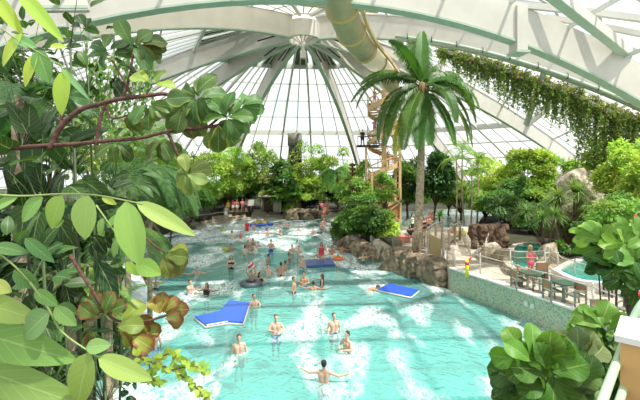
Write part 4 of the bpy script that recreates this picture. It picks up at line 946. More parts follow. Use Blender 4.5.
c0 = V((W(384, 200, 44).x, 44, T)); t = thing('stair_tower', 'yellow timber tower with winding stairs leading up to the slide', 'tower', c0, 0)
def part(name, mt, fn): m = MB(); m.sm = False; fn(m); return m.build(name, mt, t)
zt = 16.0
for dx, dy in ((-1.5,-1.3),(1.5,-1.3),(-1.5,1.3),(1.5,1.3)): part('post', wood, lambda m: m.box(c0+V((dx-.13,dy-.13,-.02)), c0+V((dx+.13,dy+.13,zt-T-3.2 if dx > 0 else 5.2))))
part('centre_pole', wood, lambda m: m.tube([c0, c0+V((0,0,zt-T-.5))], .28, 10))
n = 62
for i in range(n):
    a = i*radians(21)+2.2; z = T+.45+i*.215; q = V((cos(a), sin(a), 0)); p = V((c0.x, c0.y, z)); s = V((-sin(a), cos(a), 0))
    part('stair_tread', wood, lambda m: m.add([p+q*.2-s*.12, p+q*1.75-s*.42, p+q*1.75+s*.42, p+q*.2+s*.12, p+q*.2-s*.12+V((0,0,.09)), p+q*1.75-s*.42+V((0,0,.09)), p+q*1.75+s*.42+V((0,0,.09)), p+q*.2+s*.12+V((0,0,.09))], [(3,2,1,0),(4,5,6,7),(0,1,5,4),(1,2,6,5),(2,3,7,6),(3,0,4,7)]))
part('handrail', wood, lambda m: m.sweep([V((c0.x+1.75*cos(i*radians(21)+2.2), c0.y+1.75*sin(i*radians(21)+2.2), T+1.45+i*.215)) for i in range(n)], .09, .12))
part('stringer', wood, lambda m: m.sweep([V((c0.x+1.78*cos(i*radians(21)+2.2), c0.y+1.78*sin(i*radians(21)+2.2), T+.42+i*.215)) for i in range(n)], .09, .5))
for i in range(0, n, 2):
    a = i*radians(21)+2.2; p = V((c0.x+1.75*cos(a), c0.y+1.75*sin(a), T+.5+i*.215)); part('baluster', wood, lambda m: m.beam(p, p+V((0,0,.95)), .05, .05))
for z, dx in ((6.9, 0), (10.6, 0), (14.0, 0)):
    part('platform', wood, lambda m: m.box(V((c0.x-1.6, c0.y+.3, z)), V((c0.x+2.0, c0.y+1.9, z+.16))))
    for x in (-1.6, -.4, .8, 2.0): part('rail_post', wood, lambda m: m.box(V((c0.x+x-.05, c0.y+1.8, z)), V((c0.x+x+.05, c0.y+1.9, z+1.1))))
zb = W(364, 147, 44).z; xb = W(366, 147, 44).x
part('side_platform', darkwood, lambda m: m.box(V((xb-1.0, 43.2, zb)), V((c0.x-.6, 44.8, zb+.18))))
part('side_rail', darkwood, lambda m: [m.box(V((xb-1.0+i*.33, 43.2, zb)), V((xb-.93+i*.33, 43.27, zb+1.1))) for i in range(8)]+[m.box(V((xb-1.0, 43.2, zb+1.05)), V((xb+1.5, 43.28, zb+1.15)))])
part('side_post', wood, lambda m: m.box(V((xb-.1, 43.9, T)), V((xb+.1, 44.1, zb))))
lz = W(384, 212, 43).z
part('lattice_panel', mat('orange_board', (.55,.25,.09), .7, var=.3), lambda m: m.box(V((c0.x-.6, 42.45, T)), V((c0.x+1.5, 42.55, T+2.0))))
part('lattice', wood, lambda m: [m.beam(V((c0.x-1.3, 42.38, T+.1)), V((c0.x+1.5, 42.38, T+2.1)), .1, .12), m.beam(V((c0.x-1.3, 42.3, T+2.1)), V((c0.x+1.5, 42.3, T+.1)), .1, .12), m.box(V((c0.x-1.4,42.3,T+2.1)), V((c0.x+1.6,42.5,T+2.3))), m.box(V((c0.x-1.4,42.3,T)), V((c0.x-1.2,42.5,T+3.2))), m.box(V((c0.x+1.4,42.3,T)), V((c0.x+1.6,42.5,T+3.6)))])
# bamboo-like screen post left of the tower
random.seed(2)
for z, lab, dx, f in ((14.16, 'person standing high on the tower near the slide entrance', -.9, 30), (10.76, 'person waiting on the middle landing of the tower', -.9, -40), (6.96+.1, 'person on the lowest landing of the tower', .6, 0)):
    person(V((c0.x+dx, c0.y+1.1, z)), lab, 'fold', f, 'tan', 'dark', wear=TR('coral'))
person(V((xb-.4, 43.8, zb+.18)), 'person in black standing on the dark side platform of the tower', 'stand', 0, 'tan', 'dark', wear=(('shirt','black'),('trunks','black')))
p0 = W(352.5, 186, 46); p0.z = 1.0; t2 = thing('ringed_post', 'dark red-brown post with stacked rings left of the tower', 'post', p0)
m = MB(); m.tube([p0, V((p0.x, p0.y, W(0,163,46).z))], .12, 8); m.build('pole', darkwood, t2)
for i in range(7): m = MB(); z = W(0, 165+4.2*i, 46).z; m.tube([(p0.x,p0.y,z-.14),(p0.x,p0.y,z+.14)], [.32,.42], 10); m.build('ring', mat('red_brown_ring', (.16,.05,.03), .6) if i == 0 else bpy.data.materials['red_brown_ring'], t2)

# ================= terrace fittings =================
def railing(path, name, label, H=1.0, sp_=1.9, wires=(.35,.65,.97), pm=cream, net=False, zb=None):
    t = thing(name, label, 'railing', path[0]); L = [0]
    for a, b in zip(path, path[1:]): L.append(L[-1]+(b-a).length)
    def at(s):
        for i in range(len(path)-1):
            if s <= L[i+1]+1e-6: return path[i].lerp(path[i+1], (s-L[i])/(L[i+1]-L[i]))
        return path[-1]
    n = max(1, round(L[-1]/sp_)); ps = [at(L[-1]*i/n) for i in range(n+1)]
    for p in ps: m = MB(); m.tube([p, p+V((0,0,H+.04))], .036, 8); q_ = m.build('post', pm, t); m = MB(); m.ball(p+V((0,0,H+.05)), .05, seg=8, rings=5); m.build('post_cap', pm, t).parent = q_
    for h in wires: m = MB(); m.tube([at(L[-1]*i/(n*4))+V((0,0,h-(.03 if i % 4 else 0))) for i in range(n*4+1)], .012 if h < .9 else .024, 5); m.build('rail_wire', pm, t)
    if net:
        m = MB(); m.sm = False
        for a, b in zip(ps, ps[1:]): m.add([a+V((0,0,.05)), b+V((0,0,.05)), b+V((0,0,H)), a+V((0,0,H))], [(0,1,2,3)])
        m.build('net', netm, t)
    return t
fr_ = [p+V((.22, .30, T)) for p in reversed(near_wall)]
fr_ = [V((p.x, p.y, T+.04)) for p in fr_]
railing(fr_, 'deck_railing', 'long cream post and wire railing along the top of the mosaic wall')
railing([G(478, 262, T), G(520, 272, T)+V((0,.6,0)), G(548, 270, T)+V((0,.3,0))], 'deck_railing', 'netted railing in front of the pale-topped rocks', net=True)
railing([G(549, 266, T), G(563, 277, T), G(585, 285, T), G(612, 288, T), G(650, 289, T)], 'deck_railing', 'netted railing curving round the second basin', net=True, sp_=1.6)
railing([G(393, 252, T), G(412, 252, T), G(425, 252, T)], 'deck_railing', 'short grey railing left of the palm trunk', pm=greytimber, net=True)
railing([G(470, 256, T), G(462, 240, T)], 'deck_railing', 'railing with a net right of the path to the bridge', net=True, sp_=1.2)
railing([G(484, 262, T), G(490, 244, T)], 'deck_railing', 'railing with a net beside the rough stone wall', net=True, sp_=2.2)
# rope bridge
ba = W(431, 262, 25.2); t = thing('rope_bridge', 'wooden footbridge with rope net sides beside the tall palm', 'bridge', V((ba.x, ba.y, T)))
A = V((W(431,250,25).x, 25, T)); B = V((W(453,236,31).x, 31.5, T)); dd = (B-A).normalized(); sdv = V((dd.y, -dd.x, 0))
for i in range(14): m = MB(); m.sm = False; p = A.lerp(B, (i+.5)/14)+V((0,0,.25+.25*sin(pi*(i+.5)/14))); m.beam(p-sdv*.65, p+sdv*.65, .40, .06); m.build('plank', greytimber, t)
for s in (-.68, .68):
    for i in (0, .33, .66, 1): m = MB(); p = A.lerp(B, i)+sdv*s; m.beam(p-V((0,0,.02)), p+V((0,0,1.45)), .14, .14); m.build('post', greytimber, t, smooth=False)
    m = MB(); m.sm = False; ps = [A.lerp(B, i/8)+sdv*s+V((0,0,.3+.2*sin(pi*i/8))) for i in range(9)]
    for a, b in zip(ps, ps[1:]): m.add([a, b, b+V((0,0,1.0)), a+V((0,0,1.0))], [(0,1,2,3)])
    m.build('net_side', netm, t); m = MB(); m.tube([p+V((0,0,1.0)) for p in ps], .035, 6); m.build('hand_rope', greytimber, t)
bp_ = translucent('tan_woven_panel', (.50,.38,.20), .3, .1)
q0 = W(428, 232, 24.4); q1 = W(443, 240, 23.8)
t = thing('woven_screen', 'tan woven screen on two grey steel posts at the near end of the rope bridge', 'screen', V((q0.x, q0.y, T)))
zt_ = W(0, 234, 24).z; zb_ = W(0, 253, 24).z
m = MB(); m.sm = False; m.add([V((q0.x,q0.y,zb_)), V((q1.x,q1.y,zb_-.35)), V((q1.x,q1.y,zt_-.35)), V((q0.x,q0.y,zt_))], [(0,1,2,3)]); o = m.build('panel', bp_, t); md = o.modifiers.new('s', 'SOLIDIFY'); md.thickness = .05
for q in (q0, q1):
    m = MB(); m.tube([V((q.x,q.y+.08,.6)), V((q.x,q.y+.08,zb_+.3))], .12, 10); m.build('steel_post', galv, t); m = MB(); m.beam(V((q.x,q.y,zb_-.1)), V((q.x,q.y,zt_+.1)), .12, .12); m.build('timber_post', greytimber, t, smooth=False)
railing([G(447, 262, T), G(455, 268, T)], 'bridge_railing', 'slanting net railing between the woven screen and the mosaic wall', net=True, sp_=1.0)
# yellow pole
p = G(467, 277, T); t = thing('marker_pole', 'bright yellow pole with a red band at the corner of the mosaic wall', 'pole', p)
m = MB(); m.tube([p, p+V((0,0,.85))], .09, 10); m.build('pole', yellowp, t); m = MB(); m.tube([p+V((0,0,.62)), p+V((0,0,.76))], .10, 10); m.build('red_band', redm, t); m = MB(); m.beam(p+V((.02,0,.70)), p+V((.22,0,1.0)), .05, .09); m.build('red_tag', redm, t)
# two small square plates on the mosaic wall
for i, px in enumerate((529, 535)):
    a, b = G(500, 309), G(540, 326); tt = (px-500)/40; w0 = a.lerp(b, tt*.98); d = (b-a).normalized(); nrm = V((-d.y, d.x, 0)); nrm = nrm if nrm.x < 0 else -nrm
    m = MB(); m.sm = False; q = w0+nrm*.08+V((0,0,.74)); m.beam(q-d*.09, q+d*.09, .03, .19); o = m.build('wall_plate', mat('pale_grey_plastic', (.62,.66,.60), .4) if i == 0 else bpy.data.materials['pale_grey_plastic'], org=q)
    tag(o, ('left' if i == 0 else 'right')+' one of two small pale square plates on the mosaic wall', 'plate')
# basins
def basin(poly, z, name, label, wm, rimw=.35, rm=palerock, fm=pooltile):
    c = sum(poly, V((0,0,0)))/len(poly); t = thing(name, label, 'basin', V((c.x, c.y, T))); ps = smooth(poly+[poly[0]], 5)[:-1]
    m = MB(); m.add([V((p.x, p.y, z)) for p in ps], [tuple(range(len(ps)))]); m.build('water', wm, t)
    m = MB(); m.add([V((p.x, p.y, z-.28)) for p in ps], [tuple(range(len(ps)))]); m.build('basin_floor', fm, t)
    m = MB(); m.sweep([V((p.x, p.y, (z+T)/2-.1)) for p in ps+[ps[0]]], rimw, z-T+.36); m.build('rim', rm, t, smooth=False); return t
basin([G(506, 262, T+.3), G(514, 270, T+.3), G(532, 269, T+.3), G(546, 259, T+.3), G(549, 248, T+.3), G(532, 244, T+.3), G(514, 247, T+.3)], T+.34, 'round_basin', 'round teal basin edged by pale-topped rocks', deepwater)
basin([G(556, 272, T+.3), G(575, 281, T+.3), G(605, 285, T+.3), G(650, 285, T+.3), G(655, 266, T+.3), G(610, 258, T+.3), G(575, 262, T+.3)], T+.34, 'oval_basin', 'large oval pale turquoise basin with a white rim at right', stillwater, .3, whitedeck)
Lg = [G(372, 224, T), G(396, 229, T), G(440, 231, T), G(480, 228, T), G(505, 222, T), G(490, 214, T), G(440, 211, T), G(395, 213, T)]
basin(Lg, T+.16, 'lagoon', 'shallow white-floored lagoon glimpsed behind the palm and bridge', lagoonwater, .4, whitedeck, whitedeck)
# side channel visible left of the rock wall
m = MB(); m.sm = False; m.add([V((5.3, 28.2, .0)), V((7.2, 26.6, .0)), V((7.3, 27, T)), V((4.4, 31, T))], [(0,1,2,3)]) if False else None
# beige sail
m = MB(); a = W(541, 252, 27); b = W(563, 236, 29); c = W(566, 249, 26); d = W(546, 262, 25)
sv = []
for i in range(7):
    for j in range(7):
        u, v = i/6, j/6; p = a.lerp(b, u).lerp(d.lerp(c, u), v); p.z -= 2.2*u*(1-u)*v*(1-v)*2; sv.append(p)
m.add(sv, [(i*7+j, i*7+7+j, i*7+8+j, i*7+j+1) for i in range(6) for j in range(6)]); o = m.build('canvas_sail', translucent('beige_canvas', (.66,.58,.44), .3), org=a); md = o.modifiers.new('s', 'SOLIDIFY'); md.thickness = .02
tag(o, 'sagging beige canvas sheet stretched behind the round basin', 'canvas')
# furniture
def make_chair(label, back=cane, fm=chaing, hb=.86):
    t = thing('armchair', label, 'chair')
    m = MB(); m.sm = False; m.box((-.26,-.26,.41),(.26,.26,.46)); m.build('seat', fm, t)
    m = MB(); m.sm = False; m.box((-.22,.245,.52),(.22,.275,hb-.04)); m.build('backrest', back, t)
    for x in (-.26,.26):
        m = MB(); m.sm = False; m.box((x-.025,-.27,0),(x+.025,-.22,.64)); m.build('leg', fm, t)
        m = MB(); m.sm = False; m.box((x-.025,.23,0),(x+.025,.28,hb)); m.build('leg', fm, t)
        m = MB(); m.sm = False; m.box((x-.035,-.29,.63),(x+.035,.28,.67)); m.build('armrest', fm, t)
    m = MB(); m.sm = False; m.box((-.26,.235,hb-.05),(.26,.285,hb)); m.build('top_rail', fm, t); return t
def make_table(label, top):
    t = thing('table', label, 'table'); m = MB(); m.sm = False; m.box((-.4,-.4,.71),(.4,.4,.75)); m.build('tabletop', top, t)
    for x in (-.34,.34):
        for y in (-.34,.34): m = MB(); m.sm = False; m.box((x-.03,y-.03,0),(x+.03,y+.03,.71)); m.build('leg', chaing, t)
    return t
dgreen = mat('dark_green_tabletop', (.04,.10,.06), .3)
ch = make_chair('grey-green armchair, leftmost on the deck, left of the first green table'); ch.location = G(519.5, 289, T); ch.rotation_euler[2] = radians(90)
for (px, py, rz, lab) in ((542, 293, -90, 'armchair with cane back right of the first green table'), (553, 301, 95, 'grey-green armchair between the two green tables'), (575, 306, -80, 'armchair with cane back right of the second green table'), (539,279,180,'armchair on the far side of the first green table'), (604, 327, 0, 'grey armchair beside the big leaves near the right edge'), (629, 322, -60, 'grey armchair below the red bag')):
    dup(ch, G(px, py, T), radians(rz), lab)
tb = make_table('first dark green topped table on the deck, left one', dgreen); tb.location = G(531, 289, T)
dup(tb, G(565, 300.5, T), .1, 'second dark green topped table on the deck, right one'); t3 = dup(tb, G(633, 318, T), .2, 'grey table carrying the red bag at the right edge')
chd = make_chair('dark wooden chair with orange back below the big leaves at right', cl('cloth_orange', (.85,.2,.03)), blackm, .95); chd.location = G(614, 296, T); chd.rotation_euler[2] = 0
dup(chd, G(636, 292, T), .2, 'dark wooden chair half hidden by leaves at the right edge')
bq = G(633, 318, T)+V((0,0,.755)); t = thing('bag', 'red and black bag lying on the table at the right edge', 'bag', bq); m = MB(); m.ball(bq+V((0,0,.12)), (.34,.2,.13), seg=14, rings=8); m.build('body', redm, t)
m = MB(); m.tube([bq+V((-.36,0,.10)), bq+V((-.18,0,.12))], [.10,.15], 12); m.build('black_end', blackm, t)
p = G(454, 236, T); 
for px, py, lab, c_ in ((462, 236, 'yellow lounger cushion behind the bridge', 'yellow'), (404, 242, 'red-orange bag left of the palm trunk behind the railing', 'coral')):
    q = G(px, py, T); m = MB(); m.box(q+V((-.4,-.25,0)), q+V((.4,.25,.5))); o = m.build('cushion' if c_ == 'yellow' else 'bag', cl('cloth_'+c_, CLC[c_]), org=q, smooth=False); tag(o, lab, 'cushion' if c_ == 'yellow' else 'bag'); b_ = o.modifiers.new('b','BEVEL'); b_.width = .1; b_.segments = 3
# viewer's platform: railing pipes and capped post at the lower right
t = thing('platform_railing', 'pale green pipe railing running up the lower right corner', 'railing', W(602, 420, 1.9))
gp = mat('glossy_pale_green_pipe', (.42,.60,.38), .3, coat=.3)
m = MB(); m.tube(smooth([W(594, 430, 1.75), W(602, 402, 1.9), W(620, 354, 2.3), W(636, 312, 2.8), W(648, 296, 2.95)]), .023, 14); m.build('top_pipe', gp, t)
m = MB(); m.tube(smooth([W(610, 430, 1.95), W(619, 402, 2.1), W(632, 365, 2.4), W(650, 322, 2.9)]), .021, 14); m.build('lower_pipe', gp, t)
A_, B_, C_, D_2 = V((1.62,2.2,0)), V((1.88,2.5,0)), V((2.35,2.12,0)), V((2.05,1.80,0)); zc = 5.51; cc_ = (A_+B_+C_+D_2)/4
t = thing('capped_post', 'post with a white stone cap and orange-yellow face behind the green pipe', 'post', V((cc_.x, cc_.y, 3.0)))
m = MB(); m.sm = False; m.prism([(p.x, p.y) for p in (A_, D_2, C_, B_)], zc-.035, zc); m.build('cap', mat('white_stone_cap', (.80,.78,.74), .6, var=.08), t)
ins = [p.lerp(cc_, .08) for p in (A_, D_2, C_, B_)]
m = MB(); m.sm = False; m.prism([(p.x, p.y) for p in ins], 3.0, zc-.035); m.build('body', mat('orange_yellow_face', (.62,.36,.13), .6, var=.1), t)
# ================= left bank planting and foreground leaves =================
random.seed(77)
def gtree(px, yt, yb, hw, Y, name, label, **k):
    k.setdefault('r0', .05 if Y < 19 else .12)
    x = (px-320)*Y/400; return tree(px, yt, yb, hw, Y, name, label, zg=groundz(x, Y), **k)
gtree(172, 150, 238, 26, 34, 'leafy_tree', 'mid green tree on the left shore below the brown-edged branch ends', col='mid', n=6500, L=.3, K=34)
gtree(140, 120, 215, 32, 27, 'leafy_tree', 'sunlit airy tree on the left bank behind the thick branches', col='bright', n=7000, L=.24, K=40)
gtree(100, 95, 210, 34, 24, 'leafy_tree', 'tall airy yellow-green tree at the left behind the vines', col='lime', n=6500, L=.2, K=40)
gtree(50, 70, 200, 36, 21, 'leafy_tree', 'dark tall tree behind the left foreground leaves', col='dark', n=7000, L=.26, K=40)
gtree(8, 40, 190, 34, 18, 'leafy_tree', 'dark tree at the far left edge of the view', col='dark', n=6500, L=.26, K=40)
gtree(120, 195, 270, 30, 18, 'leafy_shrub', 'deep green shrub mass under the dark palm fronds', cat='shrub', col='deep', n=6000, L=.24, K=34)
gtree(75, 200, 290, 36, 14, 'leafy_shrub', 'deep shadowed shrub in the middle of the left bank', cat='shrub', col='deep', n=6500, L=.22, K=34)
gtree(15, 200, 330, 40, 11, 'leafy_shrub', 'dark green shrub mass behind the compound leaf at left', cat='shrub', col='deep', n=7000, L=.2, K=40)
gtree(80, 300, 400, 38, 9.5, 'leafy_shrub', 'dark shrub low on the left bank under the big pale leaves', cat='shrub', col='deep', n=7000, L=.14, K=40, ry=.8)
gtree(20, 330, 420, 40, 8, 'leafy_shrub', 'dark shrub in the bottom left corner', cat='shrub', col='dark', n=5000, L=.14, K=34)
def bigshrub(px, py, Y, R, n, L, Wd, col, label, shape='ovate', name='large_leaved_plant', up=.2, face=.6, edge=None, curl=.35, wave=.03, nu=2, nv=6, mt=None, cat='plant', rz=1.0, stems=True):
    c = W(px, py, Y); gz = groundz(c.x, Y); base = V((c.x*.98, Y, min(gz, c.z-.3))); t = thing(name, label, cat, base); m = MB(); st = MB()
    hub = c-V((0,0,R*.5))
    if stems: st.tube([base-V((0,0,.2)), base.lerp(hub, .6)+V((.1,0,0)), hub], [.03, .022, .012], 6)
    for i in range(n):
        d = rdir(); p = c+V((d.x*R, d.y*R*.6, d.z*R*rz)); ld = (d+V((0,0,up))+rdir()*.3).normalized(); nn = (V((0,-face,.8))+rdir()*.45).normalized()
        if abs(ld.dot(nn)) > .9: nn = V((0,-1,.2))
        leafgrid(m, p, ld, nn, L*rnd(.7,1.2), Wd*rnd(.8,1.15), vary(tuple(x*.52 for x in col), .3), shape, curl=curl*rnd(.5,1.5), wave=wave, edge=edge, nu=nu, nv=nv)
        if stems and i % 3 == 0: st.tube([hub-V((0,0,R*.4)), hub.lerp(p, .5)+V((0,0,-.06)), p], [.007, .006, .004], 4)
    m.build('leaves', mt or leafV, t); 
    if stems: st.build('stems', cl('dark_green_stem', (.06,.09,.03)), t)
    return t
D_ = (.03,.085,.02); MG = (.075,.17,.035); LG = (.20,.36,.09); YG = (.33,.48,.10); PG = (.30,.45,.20)
bigshrub(22, 112, 4.6, .50, 34, .30, .20, (.09,.21,.06), 'dark green plant with broad drooping leaves at upper left', up=-.4)
bigshrub(40, 172, 4.2, .42, 26, .42, .26, MG, 'large heart-leaved plant above the compound leaf at left', shape='heart', up=-.3)
bigshrub(62, 240, 4.6, .50, 28, .50, .20, D_, 'plant with long dark glossy leaves below the compound leaf', up=-.2, curl=.6)
bigshrub(10, 285, 3.6, .45, 32, .26, .12, (.08,.2,.05), 'dark leafy plant at the left edge beneath the compound leaf', up=-.1)
bigshrub(98, 178, 7.5, .8, 50, .40, .16, (.08,.19,.05), 'dark plant with long leaves in the shade left of the palm fronds', up=-.3, curl=.7)
bigshrub(72, 205, 6.5, .7, 44, .34, .16, D_, 'deep green broadleaf plant behind the compound leaf', up=-.2)
bigshrub(98, 246, 7.0, .45, 34, .26, .17, MG, 'round-leaved plant beside the rushing rapids', up=0)
bigshrub(88, 58, 6.5, .55, 34, .26, .2, D_, 'cluster of dark round leaves near the top left against the roof', up=-.5, shape='fiddle', wave=.05)
bigshrub(70, 25, 5.0, .35, 14, .24, .14, (.12,.26,.06), 'small leafy spray high at the top left', up=.1)
bigshrub(26, 60, 6.0, .6, 44, .24, .13, (.06,.16,.04), 'shadowed leaf mass behind the bright hanging leaves at upper left', up=-.2)
bigshrub(72, 130, 8.0, .9, 70, .20, .12, (.28,.42,.10), 'airy pale green shrub between the branches at left', up=-.2)
bigshrub(115, 150, 9.0, 1.0, 80, .20, .10, (.22,.36,.09), 'airy mid green shrub below the thick branches', up=-.2)
bigshrub(52, 345, 4.4, .5, 40, .20, .09, (.05,.12,.03), 'dark undergrowth behind the big pale leaves at bottom left', up=.1)
bigshrub(105, 375, 6.0, .5, 46, .18, .10, (.04,.12,.06), 'blue-green undergrowth at the bottom beside the pool', up=.1)
# trailing vine with small heart leaves
t = thing('climbing_vine', 'small-leaved climbing vine hanging in strands at upper left before the roof', 'vine', W(118, 40, 7)); m = MB(); st = MB()
for k in range(30):
    a = W(rnd(84,150), rnd(34,62), 7+rnd(-.3,.3)); s = [a.copy()]
    for j in range(int(rnd(6, 24))):
        a = a+V((rnd(-.03,.03), rnd(-.02,.02), -.065)); s.append(a.copy())
        leafgrid(m, a+rdir()*.03, V((rnd(-.6,.6), rnd(-.5,.1), -.7)), V((rnd(-.3,.3),-1,.3)), .09, .07, vary((.16,.32,.07), .25), 'heart', nu=1, nv=3, curl=.2)
    st.tube(s, .005, 3)
m.build('leaves', leafV, t); st.build('stems', redbark, t)
# feathery palms on the left bank
def palmplant(px, py, Y, n, L, label, col=(.10,.22,.06), ll=.5, lw=.04, azr=(0, 6.28), el=(.2,1.0), droop=1.6, name='feather_palm', nl=40, hang=.6):
    c = W(px, py, Y); gz = groundz(c.x, Y); t = thing(name, label, 'palm', V((c.x, Y, min(gz, c.z-.2)))); m = MB()
    for i in range(n): frondmb(m, c+V((rnd(-.15,.15), rnd(-.15,.15), 0)), rnd(*azr), rnd(*el), L*rnd(.8,1.15), droop*rnd(.8,1.2), nl, ll, lw, vary(tuple(x*.75 for x in col), .3), hang=hang)
    m.build('fronds', leafP, t, smooth=False); b = MB(); b.tube([t.location-V((0,0,.2)), c], [.12,.10], 8); b.build('trunk', palmbark, t)
palmplant(128, 178, 14, 22, 3.0, 'dark arching feather palm drooping over the left edge of the pool', (.09,.19,.06), azr=(-1.6,1.2), el=(.2,.9), droop=2.0, ll=.6)
palmplant(150, 190, 17, 18, 2.8, 'second dark feather palm beside the pool at left', (.12,.24,.07), azr=(-2,1.4), el=(.1,.9), droop=2.1, ll=.6)
palmplant(118, 236, 12, 16, 2.0, 'low feather palm hanging towards the rapids', (.10,.2,.05), azr=(-1.5,1.0), el=(.1,.7), droop=1.8, ll=.45)
palmplant(150, 140, 20, 18, 2.8, 'pale feathery palm high on the left bank', (.22,.36,.12), el=(.1,1.1), droop=1.6, ll=.6)
palmplant(90, 285, 9, 20, 1.1, 'sunlit fine-leaved palm tuft left of the rapids', (.30,.42,.14), el=(0,1.2), droop=1.4, ll=.28, lw=.02)
palmplant(72, 305, 8, 18, .9, 'lower sunlit fine-leaved palm tuft left of the rapids', (.24,.38,.10), el=(0,1.2), droop=1.4, ll=.24, lw=.02)
palmplant(108, 310, 9, 14, .9, 'fine-leaved palm tuft beside the white water', (.16,.3,.08), el=(0,1.2), droop=1.4, ll=.24, lw=.02)
palmplant(20, 95, 6, 12, 1.3, 'dark palm with fanned leaves at the left edge', (.08,.2,.06), el=(-.2,.8), droop=1.2, ll=.3, lw=.03)
# rapids
rp = [V((-13.5, 22.5, 3.6)), V((-12.0, 21.3, 2.9)), V((-10.4, 20.0, 1.9)), V((-9.2, 19.0, .9)), V((-8.0, 18.2, .15)), V((-7.0, 17.6, .06))]
m = MB(); n = 0
for i, p in enumerate(rp):
    for k in range(7): f = (k-3)/3; m.v.append(tuple(p+V((.55*f, .75*f*1.2, .12*rnd(-1,1)-.15*f*f)))); m.c.append((1,1,1))
for i in range(len(rp)-1):
    for k in range(6): a = i*7+k; m.f.append([a, a+1, a+8, a+7]); m.m.append(0)
foamw = mat('foaming_white_water', (.86,.90,.92), .5, col2=(.45,.60,.62), scale=3.5, bump=.8, bscale=9)
tag(m.build('rapids_water', foamw, org=rp[-1]), 'white rushing water pouring down the rapids at the left bank', 'water', kind='stuff')
for i, (x, y, z, r) in enumerate(((-9.6,17.6,.3,.8),(-11.6,19.2,1.6,.9),(-9.9,21.2,.6,1.0),(-12,22.6,2.2,.9),(-8.6,19.9,.0,.7),(-8.7,16.5,.1,.7))):
    boulder(V((x,y,z)), (r,r*.8,r*.8), rock, 'brown boulder beside the rushing white water at left', group='boulders along the rapids')

def pxleaf(m, a, b, wpx, Y, Y2=None, col=LG, shape='ovate', roll=0, curl=.2, wave=0, edge=None, nu=3, nv=9, edgew=.8):
    A_ = W(a[0], a[1], Y); B_ = W(b[0], b[1], Y2 or Y); d = B_-A_; nn = V((roll, -1, .45)); leafgrid(m, A_, d, nn, d.length*1.03, wpx*Y/400, col, shape, curl=curl, fold=.22, wave=wave, edge=edge, nu=nu, nv=nv, edgew=edgew)
def sprig(name, label, leaves, stems, Y, base=None, sm=None, sr=.006, cat='branch'):
    s0 = stems[0][0]; t = thing(name, label, cat, W(s0[0], s0[1], Y)); m = MB(); st = MB()
    for L_ in leaves: 
        a, b, w_, col = L_[:4]; k = L_[4] if len(L_) > 4 else {}; pxleaf(m, a, b, w_, k.pop('Y', Y), col=vary(col, .06), **k)
    for s in stems: st.tube(smooth([W(x, y, Y+(q[0] if q else 0)) for x, y, *q in s], 4), [sr*(1-.5*i/(4*(len(s)-1)+1)) for i in range(4*(len(s)-1)+1)], 6)
    m.build('leaves', leafV, t); st.build('stem', sm or cl('green_stem', (.25,.33,.10)), t); return t
BR = (.40,.56,.08)
sprig('leafy_branch', 'bright backlit leaves hanging in the top left corner', [((-6,-6),(20,32),14,BR),((16,-12),(60,37),15,BR),((22,34),(-2,64),15,BR),((14,38),(35,46),12,(.16,.32,.14)),((37,54),(21,85),14,BR),((38,50),(47,82),19,(.14,.31,.10)),((66,70),(57,114),19,BR),((60,66),(88,98),6,(.22,.40,.18)),((50,46),(66,46),7,BR)],
      [[(-10,20),(15,38),(38,52),(66,68)],[(-20,-20),(0,-6),(18,-10)]], 1.3, sr=.003)
PC = (.25,.42,.09)
sprig('compound_leaf', 'long compound leaf with six big pale leaflets across the left side', [((18,197),(-14,210),12,PC),((43,197),(18,221),19,(.20,.36,.10)),((62,195),(48,229),22,PC),((88,195),(81,240),27,(.31,.48,.13)),((126,201),(136,267),30,(.34,.52,.13)),((136,202),(194,234),17,(.33,.48,.14)),((102,197),(116,204),7,BR),((64,220),(54,228),6,LG)],
      [[(-30,192),(18,196),(60,194),(95,195),(128,201),(142,204)]], 1.25, sr=.004, cat='leaf')
sprig('leafy_branch', 'huge pale green leaves filling the bottom left corner', [((-30,298),(34,320),26,(.26,.40,.13)),((50,312),(19,338),28,(.20,.32,.12)),((-40,326),(70,362),36,(.17,.31,.08)),((-40,360),(86,412),34,(.20,.34,.09)),((90,352),(72,410),30,(.22,.35,.10)),((98,357),(150,381),21,(.28,.43,.12)),((86,347),(109,345),15,(.20,.35,.11)),((55,307),(75,326),15,(.16,.31,.09)),((35,290),(56,306),13,(.14,.28,.08)),((14,270),(37,288),16,(.08,.20,.06)),((-8,282),(10,292),14,(.40,.50,.16)),((25,238),(52,262),13,(.10,.24,.07)),((-6,246),(26,252),13,(.12,.26,.08))],
      [[(30,282),(48,308),(62,332),(90,352),(100,358)],[(-20,240),(10,262),(30,282)]], 1.15, sr=.0035)
sprig('leafy_branch', 'yellow-green round leaves just under the compound leaf beside the palms', [((136,262),(160,274),18,(.22,.42,.08)),((124,236),(130,258),8,LG),((118,238),(112,258),8,LG),((103,218),(98,236),8,LG),((126,262),(139,276),9,BR),((108,228),(116,214),7,LG)], [[(96,205),(112,228),(136,262)]], 1.8, sr=.004)
